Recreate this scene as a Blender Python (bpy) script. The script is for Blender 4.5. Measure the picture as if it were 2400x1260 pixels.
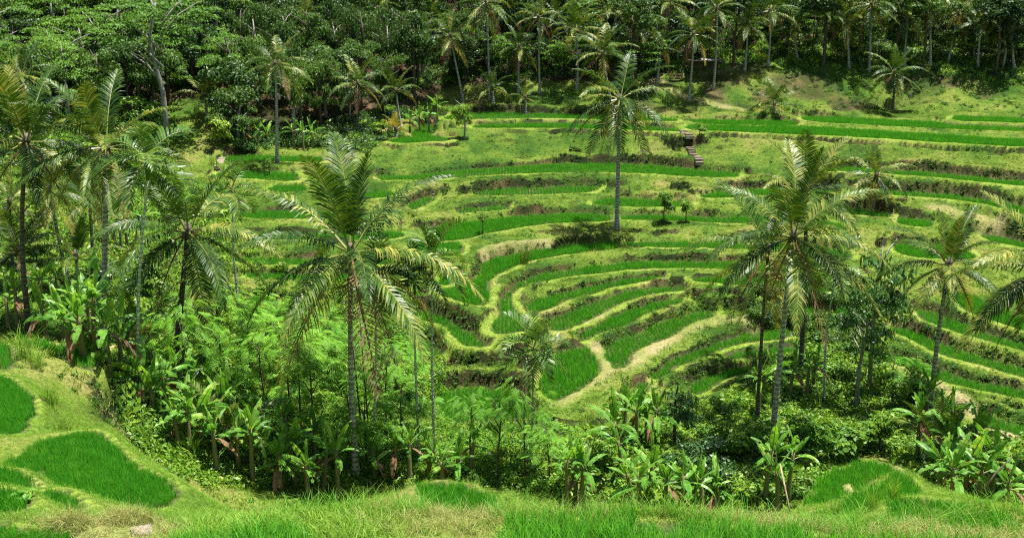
import bpy, math, random
import numpy as np
from mathutils import Vector, Matrix

for o in list(bpy.data.objects):
    bpy.data.objects.remove(o, do_unlink=True)
scene = bpy.context.scene
C = scene.collection
R = math.radians
rng = np.random.default_rng(11)
random.seed(5)

# ------------------------------------------------------------------ camera, sky, sun, exposure
PITCH = R(14.0)
FPX = 2400.0
cd = bpy.data.cameras.new('camera'); cd.lens = 36.0; cd.sensor_width = 36.0
cd.clip_start = 0.1; cd.clip_end = 2000.0
cam = bpy.data.objects.new('camera', cd); C.objects.link(cam)
cam.rotation_euler = (R(90) - PITCH, 0, 0)
scene.camera = cam

SUN_DIR = Vector((0.20, 0.05, 0.975)).normalized()      # towards the sun: almost overhead
w = bpy.data.worlds.new('World'); scene.world = w; w.use_nodes = True
nt = w.node_tree; bg = nt.nodes['Background']
sky = nt.nodes.new('ShaderNodeTexSky'); sky.sky_type = 'NISHITA'; sky.sun_disc = False
sky.sun_elevation = math.asin(SUN_DIR.z)
sky.sun_rotation = math.atan2(SUN_DIR.x, SUN_DIR.y)
nt.links.new(sky.outputs[0], bg.inputs['Color']); bg.inputs['Strength'].default_value = 0.05
sd_ = bpy.data.lights.new('sun', 'SUN'); sd_.energy = 5.0; sd_.angle = R(0.5); sd_.color = (1.0, 0.96, 0.88)
sun = bpy.data.objects.new('sun', sd_); C.objects.link(sun)
sun.rotation_euler = SUN_DIR.to_track_quat('Z', 'Y').to_euler()
scene.view_settings.view_transform = 'Standard'; scene.view_settings.look = 'None'
scene.view_settings.gamma = 1.0; scene.view_settings.use_curve_mapping = False
scene.view_settings.exposure = 1.15
cy = scene.cycles
cy.max_bounces = 5; cy.diffuse_bounces = 1; cy.glossy_bounces = 1; cy.transmission_bounces = 4
cy.transparent_max_bounces = 2; cy.caustics_reflective = False; cy.caustics_refractive = False
cy.use_denoising = False; cy.filter_width = 1.15

# ------------------------------------------------------------------ small helpers
CP, SP = math.cos(PITCH), math.sin(PITCH)
def ray(px, py):
    dx = (px - 1200.0) / FPX; dy = (630.0 - py) / FPX
    return np.array([dx, CP + dy * SP, -SP + dy * CP])
def at_y(px, py, y):
    d = ray(px, py); return d * (y / d[1])
def at_z(px, py, z):
    d = ray(px, py); return d * (z / d[2])
def project(P):
    P = np.asarray(P, float)
    f = P[..., 1] * CP - P[..., 2] * SP; u = P[..., 1] * SP + P[..., 2] * CP
    return 1200 + FPX * P[..., 0] / f, 630 - FPX * u / f

def mesh_from(name, verts, faces, mats=(), mi=None, smooth=False):
    me = bpy.data.meshes.new(name)
    me.from_pydata([tuple(v) for v in verts], [], faces)
    for m in mats: me.materials.append(m)
    if mi is not None: me.polygons.foreach_set('material_index', mi)
    if smooth: me.polygons.foreach_set('use_smooth', [True] * len(me.polygons))
    me.update(); return me

def fast_mesh(name, verts, faces, mats=(), smooth=False):
    """verts (n,3) array, faces (m,k) array with equal k"""
    verts = np.asarray(verts, np.float32); faces = np.asarray(faces, np.int32)
    me = bpy.data.meshes.new(name)
    me.vertices.add(len(verts)); me.vertices.foreach_set('co', verts.ravel())
    k = faces.shape[1]
    me.loops.add(faces.size); me.loops.foreach_set('vertex_index', faces.ravel())
    me.polygons.add(len(faces))
    me.polygons.foreach_set('loop_start', np.arange(0, faces.size, k, dtype=np.int32))
    me.polygons.foreach_set('loop_total', np.full(len(faces), k, np.int32))
    if smooth: me.polygons.foreach_set('use_smooth', np.ones(len(faces), bool))
    for m in mats: me.materials.append(m)
    me.update(calc_edges=True); return me

def link(name, me, parent=None, loc=None, rot=None, scale=None):
    o = bpy.data.objects.new(name, me); C.objects.link(o)
    if parent is not None: o.parent = parent
    if loc is not None: o.location = loc
    if rot is not None: o.rotation_euler = rot
    if scale is not None: o.scale = scale if hasattr(scale, '__len__') else (scale,) * 3
    return o
def tag(o, label=None, cat=None, group=None, kind=None):
    if label: o['label'] = label
    if cat: o['category'] = cat
    if group: o['group'] = group
    if kind: o['kind'] = kind
    return o
def empty(name, loc, label, cat, group=None, rz=0.0):
    o = bpy.data.objects.new(name, None); C.objects.link(o); o.location = loc; o.rotation_euler = (0, 0, rz)
    o.empty_display_size = 0.2
    return tag(o, label, cat, group)

def tube(path, radii, sides=8, cap=True):
    path = np.asarray(path, float); n = len(path); V = []; F = []
    for i in range(n):
        t = path[min(i + 1, n - 1)] - path[max(i - 1, 0)]; t = t / (np.linalg.norm(t) + 1e-9)
        a = np.array([1.0, 0, 0]) if abs(t[0]) < 0.9 else np.array([0, 1.0, 0])
        u = np.cross(t, a); u /= np.linalg.norm(u); v = np.cross(t, u)
        for k in range(sides):
            an = 2 * math.pi * k / sides
            V.append(path[i] + radii[i] * (math.cos(an) * u + math.sin(an) * v))
    for i in range(n - 1):
        for k in range(sides):
            a = i * sides + k; b = i * sides + (k + 1) % sides
            F.append((a, b, b + sides, a + sides))
    if cap:
        F.append(tuple(range(sides))[::-1]); F.append(tuple((n - 1) * sides + k for k in range(sides)))
    return V, F

# ------------------------------------------------------------------ materials
def new_mat(name):
    m = bpy.data.materials.new(name); m.use_nodes = True
    nt = m.node_tree; nt.nodes.clear()
    out = nt.nodes.new('ShaderNodeOutputMaterial')
    return m, nt, out
def N(nt, t, **kw):
    n = nt.nodes.new(t)
    for k, v in kw.items(): setattr(n, k, v)
    return n
def leaf_mat(name, c1, c2, c3=None, trans=0.35, rough=0.45, spec=0.35, scale=1.5, stops=(0.22, 0.72, 0.85)):
    """leaf colour varies from c1 to c2 per object and by noise; c3 is a rarer third tint"""
    m, nt, out = new_mat(name)
    info = N(nt, 'ShaderNodeObjectInfo'); geo = N(nt, 'ShaderNodeNewGeometry')
    noi = N(nt, 'ShaderNodeTexNoise'); noi.inputs['Scale'].default_value = scale; noi.inputs['Detail'].default_value = 3
    nt.links.new(geo.outputs['Position'], noi.inputs['Vector'])
    add = N(nt, 'ShaderNodeMath', operation='ADD')
    nt.links.new(info.outputs['Random'], add.inputs[0]); nt.links.new(noi.outputs['Fac'], add.inputs[1])
    a2 = N(nt, 'ShaderNodeMath', operation='ADD')
    nt.links.new(add.outputs[0], a2.inputs[0]); nt.links.new(geo.outputs['Random Per Island'], a2.inputs[1])
    ramp = N(nt, 'ShaderNodeValToRGB'); mul = N(nt, 'ShaderNodeMath', operation='MULTIPLY'); mul.inputs[1].default_value = 1 / 3
    nt.links.new(a2.outputs[0], mul.inputs[0]); nt.links.new(mul.outputs[0], ramp.inputs['Fac'])
    e = ramp.color_ramp.elements
    e[0].position = stops[0]; e[0].color = (*c1, 1); e[1].position = stops[1]; e[1].color = (*c2, 1)
    if c3:
        x = e.new(stops[2]); x.color = (*c3, 1)
    p = N(nt, 'ShaderNodeBsdfPrincipled'); p.inputs['Roughness'].default_value = rough
    p.inputs['Specular IOR Level'].default_value = spec
    tr = N(nt, 'ShaderNodeBsdfTranslucent'); mix = N(nt, 'ShaderNodeMixShader'); mix.inputs[0].default_value = trans
    g = N(nt, 'ShaderNodeMix', data_type='RGBA', blend_type='MULTIPLY'); g.inputs[0].default_value = 1.0
    g.inputs[7].default_value = (1.25, 1.15, 0.55, 1)
    nt.links.new(ramp.outputs[0], g.inputs[6])
    nt.links.new(ramp.outputs[0], p.inputs['Base Color']); nt.links.new(g.outputs[2], tr.inputs['Color'])
    nt.links.new(p.outputs[0], mix.inputs[1]); nt.links.new(tr.outputs[0], mix.inputs[2])
    nt.links.new(mix.outputs[0], out.inputs['Surface'])
    return m
def bark_mat(name, c1, c2, ring=0.0, scale=6.0):
    m, nt, out = new_mat(name)
    geo = N(nt, 'ShaderNodeNewGeometry'); noi = N(nt, 'ShaderNodeTexNoise')
    noi.inputs['Scale'].default_value = scale; noi.inputs['Detail'].default_value = 5
    nt.links.new(geo.outputs['Position'], noi.inputs['Vector'])
    ramp = N(nt, 'ShaderNodeValToRGB'); e = ramp.color_ramp.elements
    e[0].position = 0.35; e[0].color = (*c1, 1); e[1].position = 0.68; e[1].color = (*c2, 1)
    fac = noi.outputs['Fac']
    if ring:
        sep = N(nt, 'ShaderNodeSeparateXYZ'); nt.links.new(geo.outputs['Position'], sep.inputs[0])
        mu = N(nt, 'ShaderNodeMath', operation='MULTIPLY'); mu.inputs[1].default_value = ring
        nt.links.new(sep.outputs['Z'], mu.inputs[0])
        si = N(nt, 'ShaderNodeMath', operation='SINE'); nt.links.new(mu.outputs[0], si.inputs[0])
        ma = N(nt, 'ShaderNodeMath', operation='MULTIPLY_ADD'); ma.inputs[1].default_value = 0.14
        nt.links.new(si.outputs[0], ma.inputs[0]); nt.links.new(noi.outputs['Fac'], ma.inputs[2]); fac = ma.outputs[0]
    nt.links.new(fac, ramp.inputs['Fac'])
    p = N(nt, 'ShaderNodeBsdfPrincipled'); p.inputs['Roughness'].default_value = 0.85
    nt.links.new(ramp.outputs[0], p.inputs['Base Color'])
    b = N(nt, 'ShaderNodeBump'); b.inputs['Strength'].default_value = 0.5; b.inputs['Distance'].default_value = 0.04
    nt.links.new(fac, b.inputs['Height']); nt.links.new(b.outputs[0], p.inputs['Normal'])
    nt.links.new(p.outputs[0], out.inputs['Surface']); return m

M = {}
M['rice'] = leaf_mat('rice_leaf', (0.038, 0.280, 0.016), (0.105, 0.420, 0.028), (0.25, 0.52, 0.05), 0.45, 0.55, 0.2, 0.35)
M['rice_near'] = leaf_mat('rice_leaf_near', (0.080, 0.340, 0.028), (0.170, 0.480, 0.050), (0.34, 0.58, 0.08), 0.45, 0.5, 0.25, 1.2)
M['grass'] = leaf_mat('bank_grass_leaf', (0.095, 0.190, 0.018), (0.190, 0.300, 0.038), (0.31, 0.35, 0.08), 0.35, 0.6, 0.15, 0.5)
M['grass_near'] = leaf_mat('near_grass_leaf', (0.150, 0.330, 0.035), (0.290, 0.480, 0.070), (0.46, 0.52, 0.14), 0.4, 0.55, 0.15, 0.9)
M['dry'] = leaf_mat('dry_grass_leaf', (0.25, 0.30, 0.075), (0.42, 0.42, 0.16), (0.55, 0.48, 0.26), 0.25, 0.7, 0.1, 0.8)
M['weed'] = leaf_mat('weed_leaf', (0.035, 0.1054, 0.014), (0.1104, 0.2392, 0.0313), (0.2662, 0.3993, 0.0605), 0.30, 0.5, 0.3, 0.8)
M['palm'] = leaf_mat('palm_leaf', (0.013, 0.048, 0.006), (0.074, 0.150, 0.015), (0.42, 0.40, 0.09), 0.20, 0.42, 0.30, 0.6, (0.26, 0.58, 0.84))  # dark tints paint in crown shade, pale third tint paints sunlit highlights
M['palm_yellow'] = leaf_mat('palm_leaf_yellowing', (0.26, 0.26, 0.045), (0.42, 0.33, 0.05), None, 0.25, 0.4, 0.4, 0.8)
M['palm_dead'] = leaf_mat('palm_leaf_dead', (0.16, 0.080, 0.040), (0.34, 0.20, 0.12), None, 0.15, 0.7, 0.2, 1.2)
M['areca'] = leaf_mat('areca_leaf', (0.0225, 0.0675, 0.01), (0.104, 0.216, 0.028), (0.275, 0.396, 0.055), 0.3, 0.4, 0.4, 0.8)
M['banana'] = leaf_mat('banana_leaf', (0.0744, 0.2417, 0.026), (0.207, 0.4554, 0.0621), (0.4158, 0.5544, 0.0809), 0.45, 0.4, 0.4, 0.7)
M['feather'] = leaf_mat('feathery_leaf', (0.081, 0.2295, 0.0189), (0.2142, 0.4641, 0.049), (0.396, 0.638, 0.088), 0.45, 0.55, 0.2, 0.5)
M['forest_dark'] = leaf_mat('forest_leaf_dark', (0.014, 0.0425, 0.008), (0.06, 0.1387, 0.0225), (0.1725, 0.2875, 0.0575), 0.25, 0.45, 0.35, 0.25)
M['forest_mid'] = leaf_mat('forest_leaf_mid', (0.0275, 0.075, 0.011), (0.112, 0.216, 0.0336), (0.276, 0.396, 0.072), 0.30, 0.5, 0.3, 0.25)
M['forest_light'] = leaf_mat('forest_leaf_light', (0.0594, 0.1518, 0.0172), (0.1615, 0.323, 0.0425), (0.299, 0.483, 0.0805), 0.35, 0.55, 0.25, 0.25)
M['glossy'] = leaf_mat('glossy_leaf', (0.0292, 0.0813, 0.0195), (0.099, 0.2178, 0.0495), (0.216, 0.36, 0.096), 0.22, 0.3, 0.6, 0.8)
M['shrub'] = leaf_mat('shrub_leaf', (0.0759, 0.2142, 0.0215), (0.264, 0.4128, 0.0432), (0.4598, 0.5566, 0.0847), 0.38, 0.45, 0.35, 0.4)
M['bark_palm'] = bark_mat('palm_bark', (0.17, 0.155, 0.14), (0.50, 0.48, 0.45), ring=26.0, scale=5)
M['bark_palm_dark'] = bark_mat('palm_bark_dark', (0.055, 0.043, 0.035), (0.16, 0.13, 0.105), ring=26.0, scale=5)
M['bark_areca'] = bark_mat('areca_bark', (0.30, 0.31, 0.27), (0.72, 0.72, 0.66), ring=30.0, scale=9)
M['bark_grey'] = bark_mat('tree_bark_grey', (0.17, 0.155, 0.14), (0.40, 0.38, 0.35))
M['bark_brown'] = bark_mat('tree_bark_brown', (0.050, 0.038, 0.028), (0.15, 0.115, 0.08))
M['bamboo'] = bark_mat('bamboo_pole', (0.30, 0.22, 0.12), (0.48, 0.38, 0.22), ring=14.0)
M['stone'] = bark_mat('stone', (0.13, 0.105, 0.075), (0.33, 0.27, 0.19), scale=9)
M['rock'] = bark_mat('rock_face', (0.012, 0.014, 0.008), (0.11, 0.10, 0.085), scale=2.5)
M['stalk'] = leaf_mat('banana_stem', (0.12, 0.13, 0.05), (0.24, 0.21, 0.10), None, 0.05, 0.5, 0.3, 3)
M['coconut'] = leaf_mat('coconut_husk', (0.14, 0.20, 0.03), (0.33, 0.28, 0.06), None, 0.0, 0.4, 0.4, 3)
M['rachis'] = leaf_mat('frond_rib', (0.13, 0.18, 0.035), (0.30, 0.30, 0.08), None, 0.05, 0.4, 0.4, 1)
M['cloth'] = bark_mat('pale_cloth', (0.62, 0.50, 0.50), (0.80, 0.72, 0.72), scale=3)

# ------------------------------------------------------------------ rice paddies: outline as seen, level (metres below the viewpoint)
PADDY = [
 # upper shelf below the palm forest
 ('short topmost rice strip against the brown bank at the far right', -11.9, [(2227,270),(2310,272),(2440,277),(2440,288),(2330,283),(2240,281)]),
 ('pale green strip of the upper shelf with a dark wall below it', -12.4, [(1873,271),(2000,276),(2200,285),(2440,297),(2440,308),(2200,299),(2000,289),(1888,282)]),
 ('thin rice strip at the foot of the short bushy palm', -12.7, [(1604,278),(1700,279),(1862,281),(1872,287),(1866,292),(1700,290),(1606,286)]),
 ('wide pale green band running right along the upper shelf', -12.76, [(1608,291),(1760,293),(1890,295),(2000,301),(2200,313),(2440,328),(2440,345),(2200,330),(2000,318),(1800,309),(1606,302)]),
 ('back rice strip of the upper shelf behind the small round tree', -12.4, [(1040,272),(1080,265),(1200,263),(1300,267),(1400,269),(1590,276),(1588,283),(1500,280),(1300,275),(1150,276),(1045,279)]),
 ('narrow rice strip on top of the grassy bank behind the lone tall palm', -13.0, [(1108,293),(1200,290),(1300,288),(1400,292),(1520,296),(1600,304),(1596,307),(1520,303),(1300,297),(1110,298)]),
 ('bent corner paddy beside the yellowish young palm', -13.7, [(905,326),(965,318),(977,294),(1016,292),(1020,299),(1008,315),(1052,322),(1055,328),(1000,330),(950,333),(918,331)]),
 # long terrace below the grassy bank
 ('long curved paddy directly below the grassy bank and rock wall', -16.0, [(884,408),(960,412),(1050,401),(1150,393),(1250,387),(1300,383),(1450,382),(1560,388),(1640,396),(1735,404),(1726,413),(1650,413),(1560,407),(1450,401),(1300,402),(1200,405),(1100,410),(1000,419),(890,420)]),
 # left shelf
 ('top rice strip of the left shelf crossed by a thin palm trunk', -15.0, [(530,368),(550,363),(650,365),(760,366),(760,378),(700,376),(600,376),(526,375)]),
 ('second strip of the left shelf with two tiny shrubs on its edge', -15.6, [(508,403),(560,398),(650,400),(705,404),(700,424),(600,416),(510,412)]),
 ('short strip of the left shelf above a dark wall', -16.0, [(640,433),(720,431),(720,447),(626,447)]),
 ('dark green strip between the two big left palms', -17.0, [(555,497),(620,492),(800,495),(872,500),(868,511),(800,510),(558,509)]),
 ('thin rice strip below the broken wall between the left palms', -17.7, [(568,545),(640,547),(840,548),(945,540),(950,553),(840,560),(570,557)]),
 ('narrow rice strip under the fronds of the two left palms', -18.3, [(545,603),(600,602),(800,606),(935,600),(940,614),(800,618),(650,617),(558,612)]),
 ('tiny rice strip below the dark wall left of the main palm', -18.9, [(575,637),(700,640),(850,645),(940,640),(940,654),(850,658),(660,652),(580,649)]),
 ('small oval paddy left of the main palm trunk', -19.6, [(575,697),(610,690),(650,699),(664,711),(612,718),(582,710)]),
 # middle terraces
 ('thin strip below the brown wall, left of the lone tall palm', -17.0, [(1108,453),(1150,443),(1250,438),(1404,434),(1402,442),(1380,449),(1300,452),(1200,454),(1115,455)]),
 ('short strip below the brown wall, right of the lone tall palm', -17.1, [(1638,456),(1700,448),(1790,440),(1900,446),(1960,448),(1958,458),(1900,458),(1785,453),(1700,461),(1650,461)]),
 ('small hooked paddy at the right tips of the main palm fronds', -17.2, [(946,484),(975,470),(1000,462),(1024,458),(1020,466),(990,482),(965,490)]),
 ('rice strip behind the lone palm trunk and two small bushy trees', -17.45, [(1388,474),(1420,463),(1500,464),(1622,472),(1622,482),(1500,482),(1450,480),(1395,477)]),
 ('faint short strip among weeds above the long dark paddy', -17.6, [(1068,493),(1110,486),(1190,480),(1200,487),(1075,498)]),
 ('long dark green paddy crossed by the palm crown shadow', -18.0, [(988,562),(1005,538),(1060,520),(1150,512),(1250,503),(1350,498),(1440,502),(1440,515),(1300,519),(1200,532),(1130,546),(1082,560)]),
 ('rounded end lobe of the long dark paddy', -18.05, [(970,568),(1076,563),(1090,575),(1088,588),(1062,597),(1020,595),(970,588)]),
 ('strip behind the foot of the two small bushy trees', -18.0, [(1454,502),(1560,503),(1700,508),(1800,504),(1930,512),(1990,528),(1985,540),(1900,525),(1800,518),(1690,519),(1600,514),(1458,513)]),
 ('bent paddy running from the palm foot down to a wide lobe', -18.9, [(1125,616),(1165,603),(1220,591),(1300,581),(1350,571),(1440,566),(1456,571),(1460,578),(1400,584),(1300,597),(1250,605),(1200,622),(1152,648),(1146,664),(1148,700),(1140,711),(1108,712),(1050,691),(1022,681),(1036,673),(1100,666),(1128,642)]),
 ('straight bright strip right of the palm foot', -18.8, [(1462,565),(1600,564),(1720,560),(1850,566),(2000,588),(2000,604),(1850,584),(1720,579),(1600,577),(1466,574)]),
 ('tiny paddy under the slender palm crown', -18.7, [(1026,651),(1050,646),(1062,656),(1055,664),(1028,664)]),
 ('long sweeping paddy that narrows right and pools in a lobe', -19.5, [(1165,704),(1182,690),(1205,668),(1250,647),(1300,634),(1400,619),(1480,611),(1600,610),(1720,611),(1850,622),(1990,650),(1985,664),(1850,638),(1720,627),(1600,625),(1500,626),(1400,636),(1300,650),(1250,662),(1214,674),(1198,692),(1203,710),(1224,736),(1240,748),(1246,765),(1200,775),(1165,778),(1148,770),(1154,754),(1171,735)]),
 ('short strip half hidden by the right palm fronds', -19.88, [(1622,650),(1740,647),(1860,660),(1950,680),(1945,694),(1860,676),(1740,663),(1622,656)]),
 ('second sweeping strip of the central spur', -19.95, [(1228,722),(1245,707),(1275,696),(1320,684),(1400,667),(1470,652),(1556,643),(1560,650),(1500,657),(1430,669),(1400,684),(1332,697),(1308,713),(1266,727),(1248,736)]),
 ('third sweeping strip of the central spur', -20.4, [(1275,750),(1344,728),(1406,700),(1448,687),(1479,677),(1604,668),(1615,676),(1521,685),(1479,699),(1437,714),(1396,741),(1323,771),(1282,772)]),
 ('fourth sweeping strip of the central spur, kinked in the middle', -20.8, [(1352,790),(1385,768),(1427,742),(1458,729),(1510,716),(1542,706),(1604,697),(1602,705),(1573,713),(1502,735),(1496,747),(1458,762),(1427,768),(1396,781),(1375,792),(1360,797)]),
 ('wide paddy with a round lobe beside the dry footpath', -21.2, [(1417,814),(1434,801),(1525,772),(1533,756),(1579,745),(1652,726),(1677,728),(1679,737),(1621,753),(1590,778),(1527,799),(1487,820),(1480,852),(1438,864),(1425,850),(1417,832)]),
 ('large deep green paddy in the middle of the spur foot', -21.1, [(1318,824),(1365,809),(1388,815),(1396,833),(1408,850),(1406,867),(1396,885),(1354,910),(1308,935),(1288,928),(1262,905),(1275,860),(1300,832)]),
 ('crooked paddy below the dark wall on the spur\'s left flank', -20.0, [(985,722),(1040,737),(1080,766),(1110,776),(1140,786),(1156,796),(1152,805),(1120,809),(1082,801),(1066,781),(1050,761),(1000,748),(960,736)]),
 ('lower left paddy seen between two thin white trunks', -20.8, [(985,792),(1030,812),(1040,832),(1005,832),(975,815)]),
 ('shaded paddy behind the feathery bright saplings', -21.9, [(1015,920),(1100,902),(1230,915),(1285,945),(1270,975),(1200,980),(1030,985)]),
 ('curving paddy below the wide dry path', -21.7, [(1526,876),(1553,859),(1560,845),(1631,820),(1704,791),(1767,778),(1829,768),(1858,769),(1856,783),(1819,794),(1746,797),(1683,816),(1662,828),(1579,859),(1564,875),(1544,885),(1528,884)]),
 ('thin arc of rice behind the right palm trunks', -22.0, [(1690,836),(1750,819),(1850,812),(1890,813),(1890,823),(1800,829),(1720,839)]),
 ('lowest arc paddy above the dark leafy shrub tree', -22.4, [(1610,899),(1642,886),(1704,863),(1746,853),(1770,857),(1756,868),(1704,882),(1673,901),(1660,909),(1637,919),(1614,919)]),
 ('small wedge of rice at the path end above the bananas', -21.75, [(1442,960),(1470,926),(1492,906),(1520,891),(1524,905),(1515,921),(1495,946),(1480,960)]),
 # right slope
 ('upper strip of the right slope behind the hanging-frond palm', -15.2, [(1925,390),(2020,391),(2110,398),(2200,404),(2330,418),(2440,428),(2440,436),(2330,427),(2200,412),(2100,405),(2020,400),(1925,397)]),
 ('long strip of the right slope above the eroded earth', -16.6, [(1990,441),(2110,448),(2200,453),(2280,462),(2440,490),(2440,504),(2395,497),(2365,490),(2330,478),(2280,470),(2200,460),(2100,455),(1990,447)]),
 ('short dark strip below the eroded brown bank', -18.0, [(2096,510),(2150,511),(2194,517),(2182,528),(2165,529),(2110,523)]),
 ('short paddy below the bare earth slide', -18.7, [(2294,546),(2369,557),(2420,570),(2420,580),(2358,568),(2306,557)]),
 ('green shelf behind the single right palm crown', -18.9, [(2096,568),(2200,571),(2292,590),(2282,606),(2150,601),(2098,587)]),
 ('small strip between the clumpy tree and the right palm', -20.4, [(2040,696),(2083,708),(2126,727),(2115,733),(2095,729),(2042,708)]),
 ('bright field under the drooping fronds at the far right', -19.9, [(2229,679),(2290,690),(2340,722),(2420,750),(2420,775),(2330,748),(2275,730),(2236,702)]),
 ('first long diagonal strip of the right slope', -20.6, [(2148,721),(2192,727),(2233,746),(2306,773),(2340,788),(2440,815),(2440,826),(2390,814),(2317,794),(2212,764),(2150,738)]),
 ('second long diagonal strip, cut by the right palm trunk', -21.4, [(2079,754),(2129,771),(2192,796),(2254,819),(2317,836),(2440,875),(2440,892),(2337,861),(2254,840),(2192,822),(2160,805),(2119,783),(2079,764)]),
 ('third long diagonal strip above the brown shrubs', -22.0, [(2067,825),(2108,833),(2171,852),(2244,876),(2296,895),(2358,903),(2440,918),(2440,934),(2317,914),(2244,899),(2192,881),(2150,866),(2115,853),(2072,838)]),
 ('lowest right-hand paddy beside the pale path', -22.8, [(2281,976),(2317,969),(2358,982),(2440,1005),(2440,1034),(2358,1006),(2317,995)]),
 # between the palms
 ('strip behind the crown of the main palm', -16.4, [(760,452),(850,450),(930,444),(930,456),(850,463),(762,464)]),
 ('narrow strip right of the large right palm crown', -17.75, [(1960,482),(2040,490),(2090,498),(2090,508),(2035,502),(1960,494)]),
 ('dark strip low behind the right palms', -20.9, [(1890,716),(1960,712),(2030,728),(2026,742),(1960,728),(1892,730)]),
 # near left terraces
 ('broad tongue-shaped paddy in the near left corner', -11.5, [(38,1069),(76,1043),(126,1018),(208,1002),(246,1009),(271,1037),(302,1069),(353,1100),(403,1125),(412,1152),(360,1188),(315,1195),(252,1176),(208,1163),(151,1132),(128,1100),(106,1084),(98,1108),(63,1100),(13,1078)]),
 ('rounded dark paddy cut by the left picture edge', -12.3, [(-90,868),(0,873),(25,876),(57,905),(85,943),(69,974),(31,1006),(0,1015),(-90,1030)]),
 ('upper left paddy behind the tall grass clumps', -12.8, [(-90,800),(0,801),(25,807),(32,823),(28,854),(0,861),(-90,866)]),
 ('shaded paddy in front of the far left palms', -13.6, [(38,779),(100,798),(220,813),(235,835),(208,862),(176,844),(145,831),(120,823),(69,793)]),
 ('small curved rice strip on the left steps', -10.9, [(-90,1078),(0,1087),(38,1100),(75,1119),(72,1131),(31,1126),(0,1113),(-90,1100)]),
 ('short rice patch right of the footpath steps', -10.7, [(96,1143),(132,1134),(176,1163),(190,1188),(138,1176)]),
 ('rice patch at the left edge above the taro leaves', -10.3, [(-90,1125),(0,1131),(38,1140),(62,1163),(50,1175),(0,1178),(-90,1180)]),
 ('tall rice in the bottom left corner', -9.8, [(-120,1222),(50,1220),(66,1238),(190,1242),(150,1265),(70,1310),(-120,1320)]),
 # foreground
 ('tall rice along the bottom edge right of the dry grass', -9.2, [(1190,1214),(1300,1206),(1500,1211),(1700,1218),(1880,1236),(2050,1262),(2200,1278),(2480,1284),(2480,1390),(1020,1390),(1130,1300),(1185,1262)]),
 ('tall rice stalks at the bottom between dry grass patches', -9.1, [(430,1254),(540,1240),(640,1238),(760,1258),(800,1390),(390,1390)]),
 ('small rice patch on the edge above the banana grove', -9.9, [(984,1122),(1075,1116),(1125,1140),(1175,1162),(1178,1176),(1110,1196),(1050,1180),(1010,1150)]),
 ('left flank paddy of the near right knoll', -10.95, [(1984,1082),(1962,1110),(1902,1155),(1894,1170),(1920,1180),(1948,1175),(1960,1160),(1978,1148),(1980,1117),(1992,1098)]),
 ('round top paddy of the near right knoll', -10.97, [(2008,1086),(2025,1076),(2075,1072),(2098,1083),(2097,1092),(2078,1104),(2050,1110),(2025,1133),(2012,1133),(2005,1113)]),
 ('winding paddy across the front of the right knoll', -10.5, [(2100,1099),(2114,1101),(2155,1132),(2175,1145),(2150,1150),(2100,1156),(2050,1175),(2012,1186),(1975,1198),(1925,1198),(1896,1197),(1970,1186),(1988,1171),(2028,1150),(2062,1133)]),
 ('rice patch beside the dark hollow on the right knoll', -10.0, [(2110,1163),(2150,1157),(2225,1167),(2287,1177),(2275,1186),(2212,1201),(2165,1212),(2150,1226),(2128,1218),(2110,1195),(2104,1177)]),
 ('rice patch in the bottom right corner', -9.7, [(2224,1207),(2275,1192),(2325,1184),(2362,1187),(2382,1207),(2410,1225),(2375,1234),(2275,1228),(2226,1218)]),
]

def chaikin(P, n=2):
    P = np.asarray(P, float)
    for _ in range(n):
        Q = np.roll(P, -1, 0); P = np.stack([0.78 * P + 0.22 * Q, 0.22 * P + 0.78 * Q], 1).reshape(-1, 2)
    return P
def poly_world(pts, z):
    return np.array([at_z(px, py, z + 0.18)[:2] for px, py in pts])
for i, p in enumerate(PADDY):
    Pw = chaikin(poly_world(p[2], p[1]), 2)
    if 17.5 < Pw[:, 1].mean() < 43:
        T_ = np.roll(Pw, -1, 0) - np.roll(Pw, 1, 0); Nn = np.c_[T_[:, 1], -T_[:, 0]]; Nn /= np.linalg.norm(Nn, axis=1)[:, None] + 1e-9
        area2 = np.dot(Pw[:, 0], np.roll(Pw[:, 1], -1)) - np.dot(Pw[:, 1], np.roll(Pw[:, 0], -1)); Pw = Pw + Nn * (0.11 if area2 > 0 else -0.11)
    PADDY[i] = (p[0], p[1], Pw)

# ------------------------------------------------------------------ terrain
def axis(segs):
    out = [segs[0][0]]
    for a, b, s in segs:
        n = max(1, int(round((b - a) / s))); out += list(np.linspace(a, b, n + 1)[1:])
    return np.array(out)
XS = axis([(-170, -75, 5.0), (-75, -36, 0.36), (-36, 36, 0.22), (36, 75, 0.36), (75, 170, 5.0)])
YS = axis([(-30, 10, 2.0), (10, 15, 0.5), (15, 32, 0.15), (32, 82, 0.22), (82, 138, 0.30), (138, 170, 1.0), (170, 330, 6.0)])
NX, NY = len(XS), len(YS)
GX, GY = np.meshgrid(XS, YS)

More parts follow.
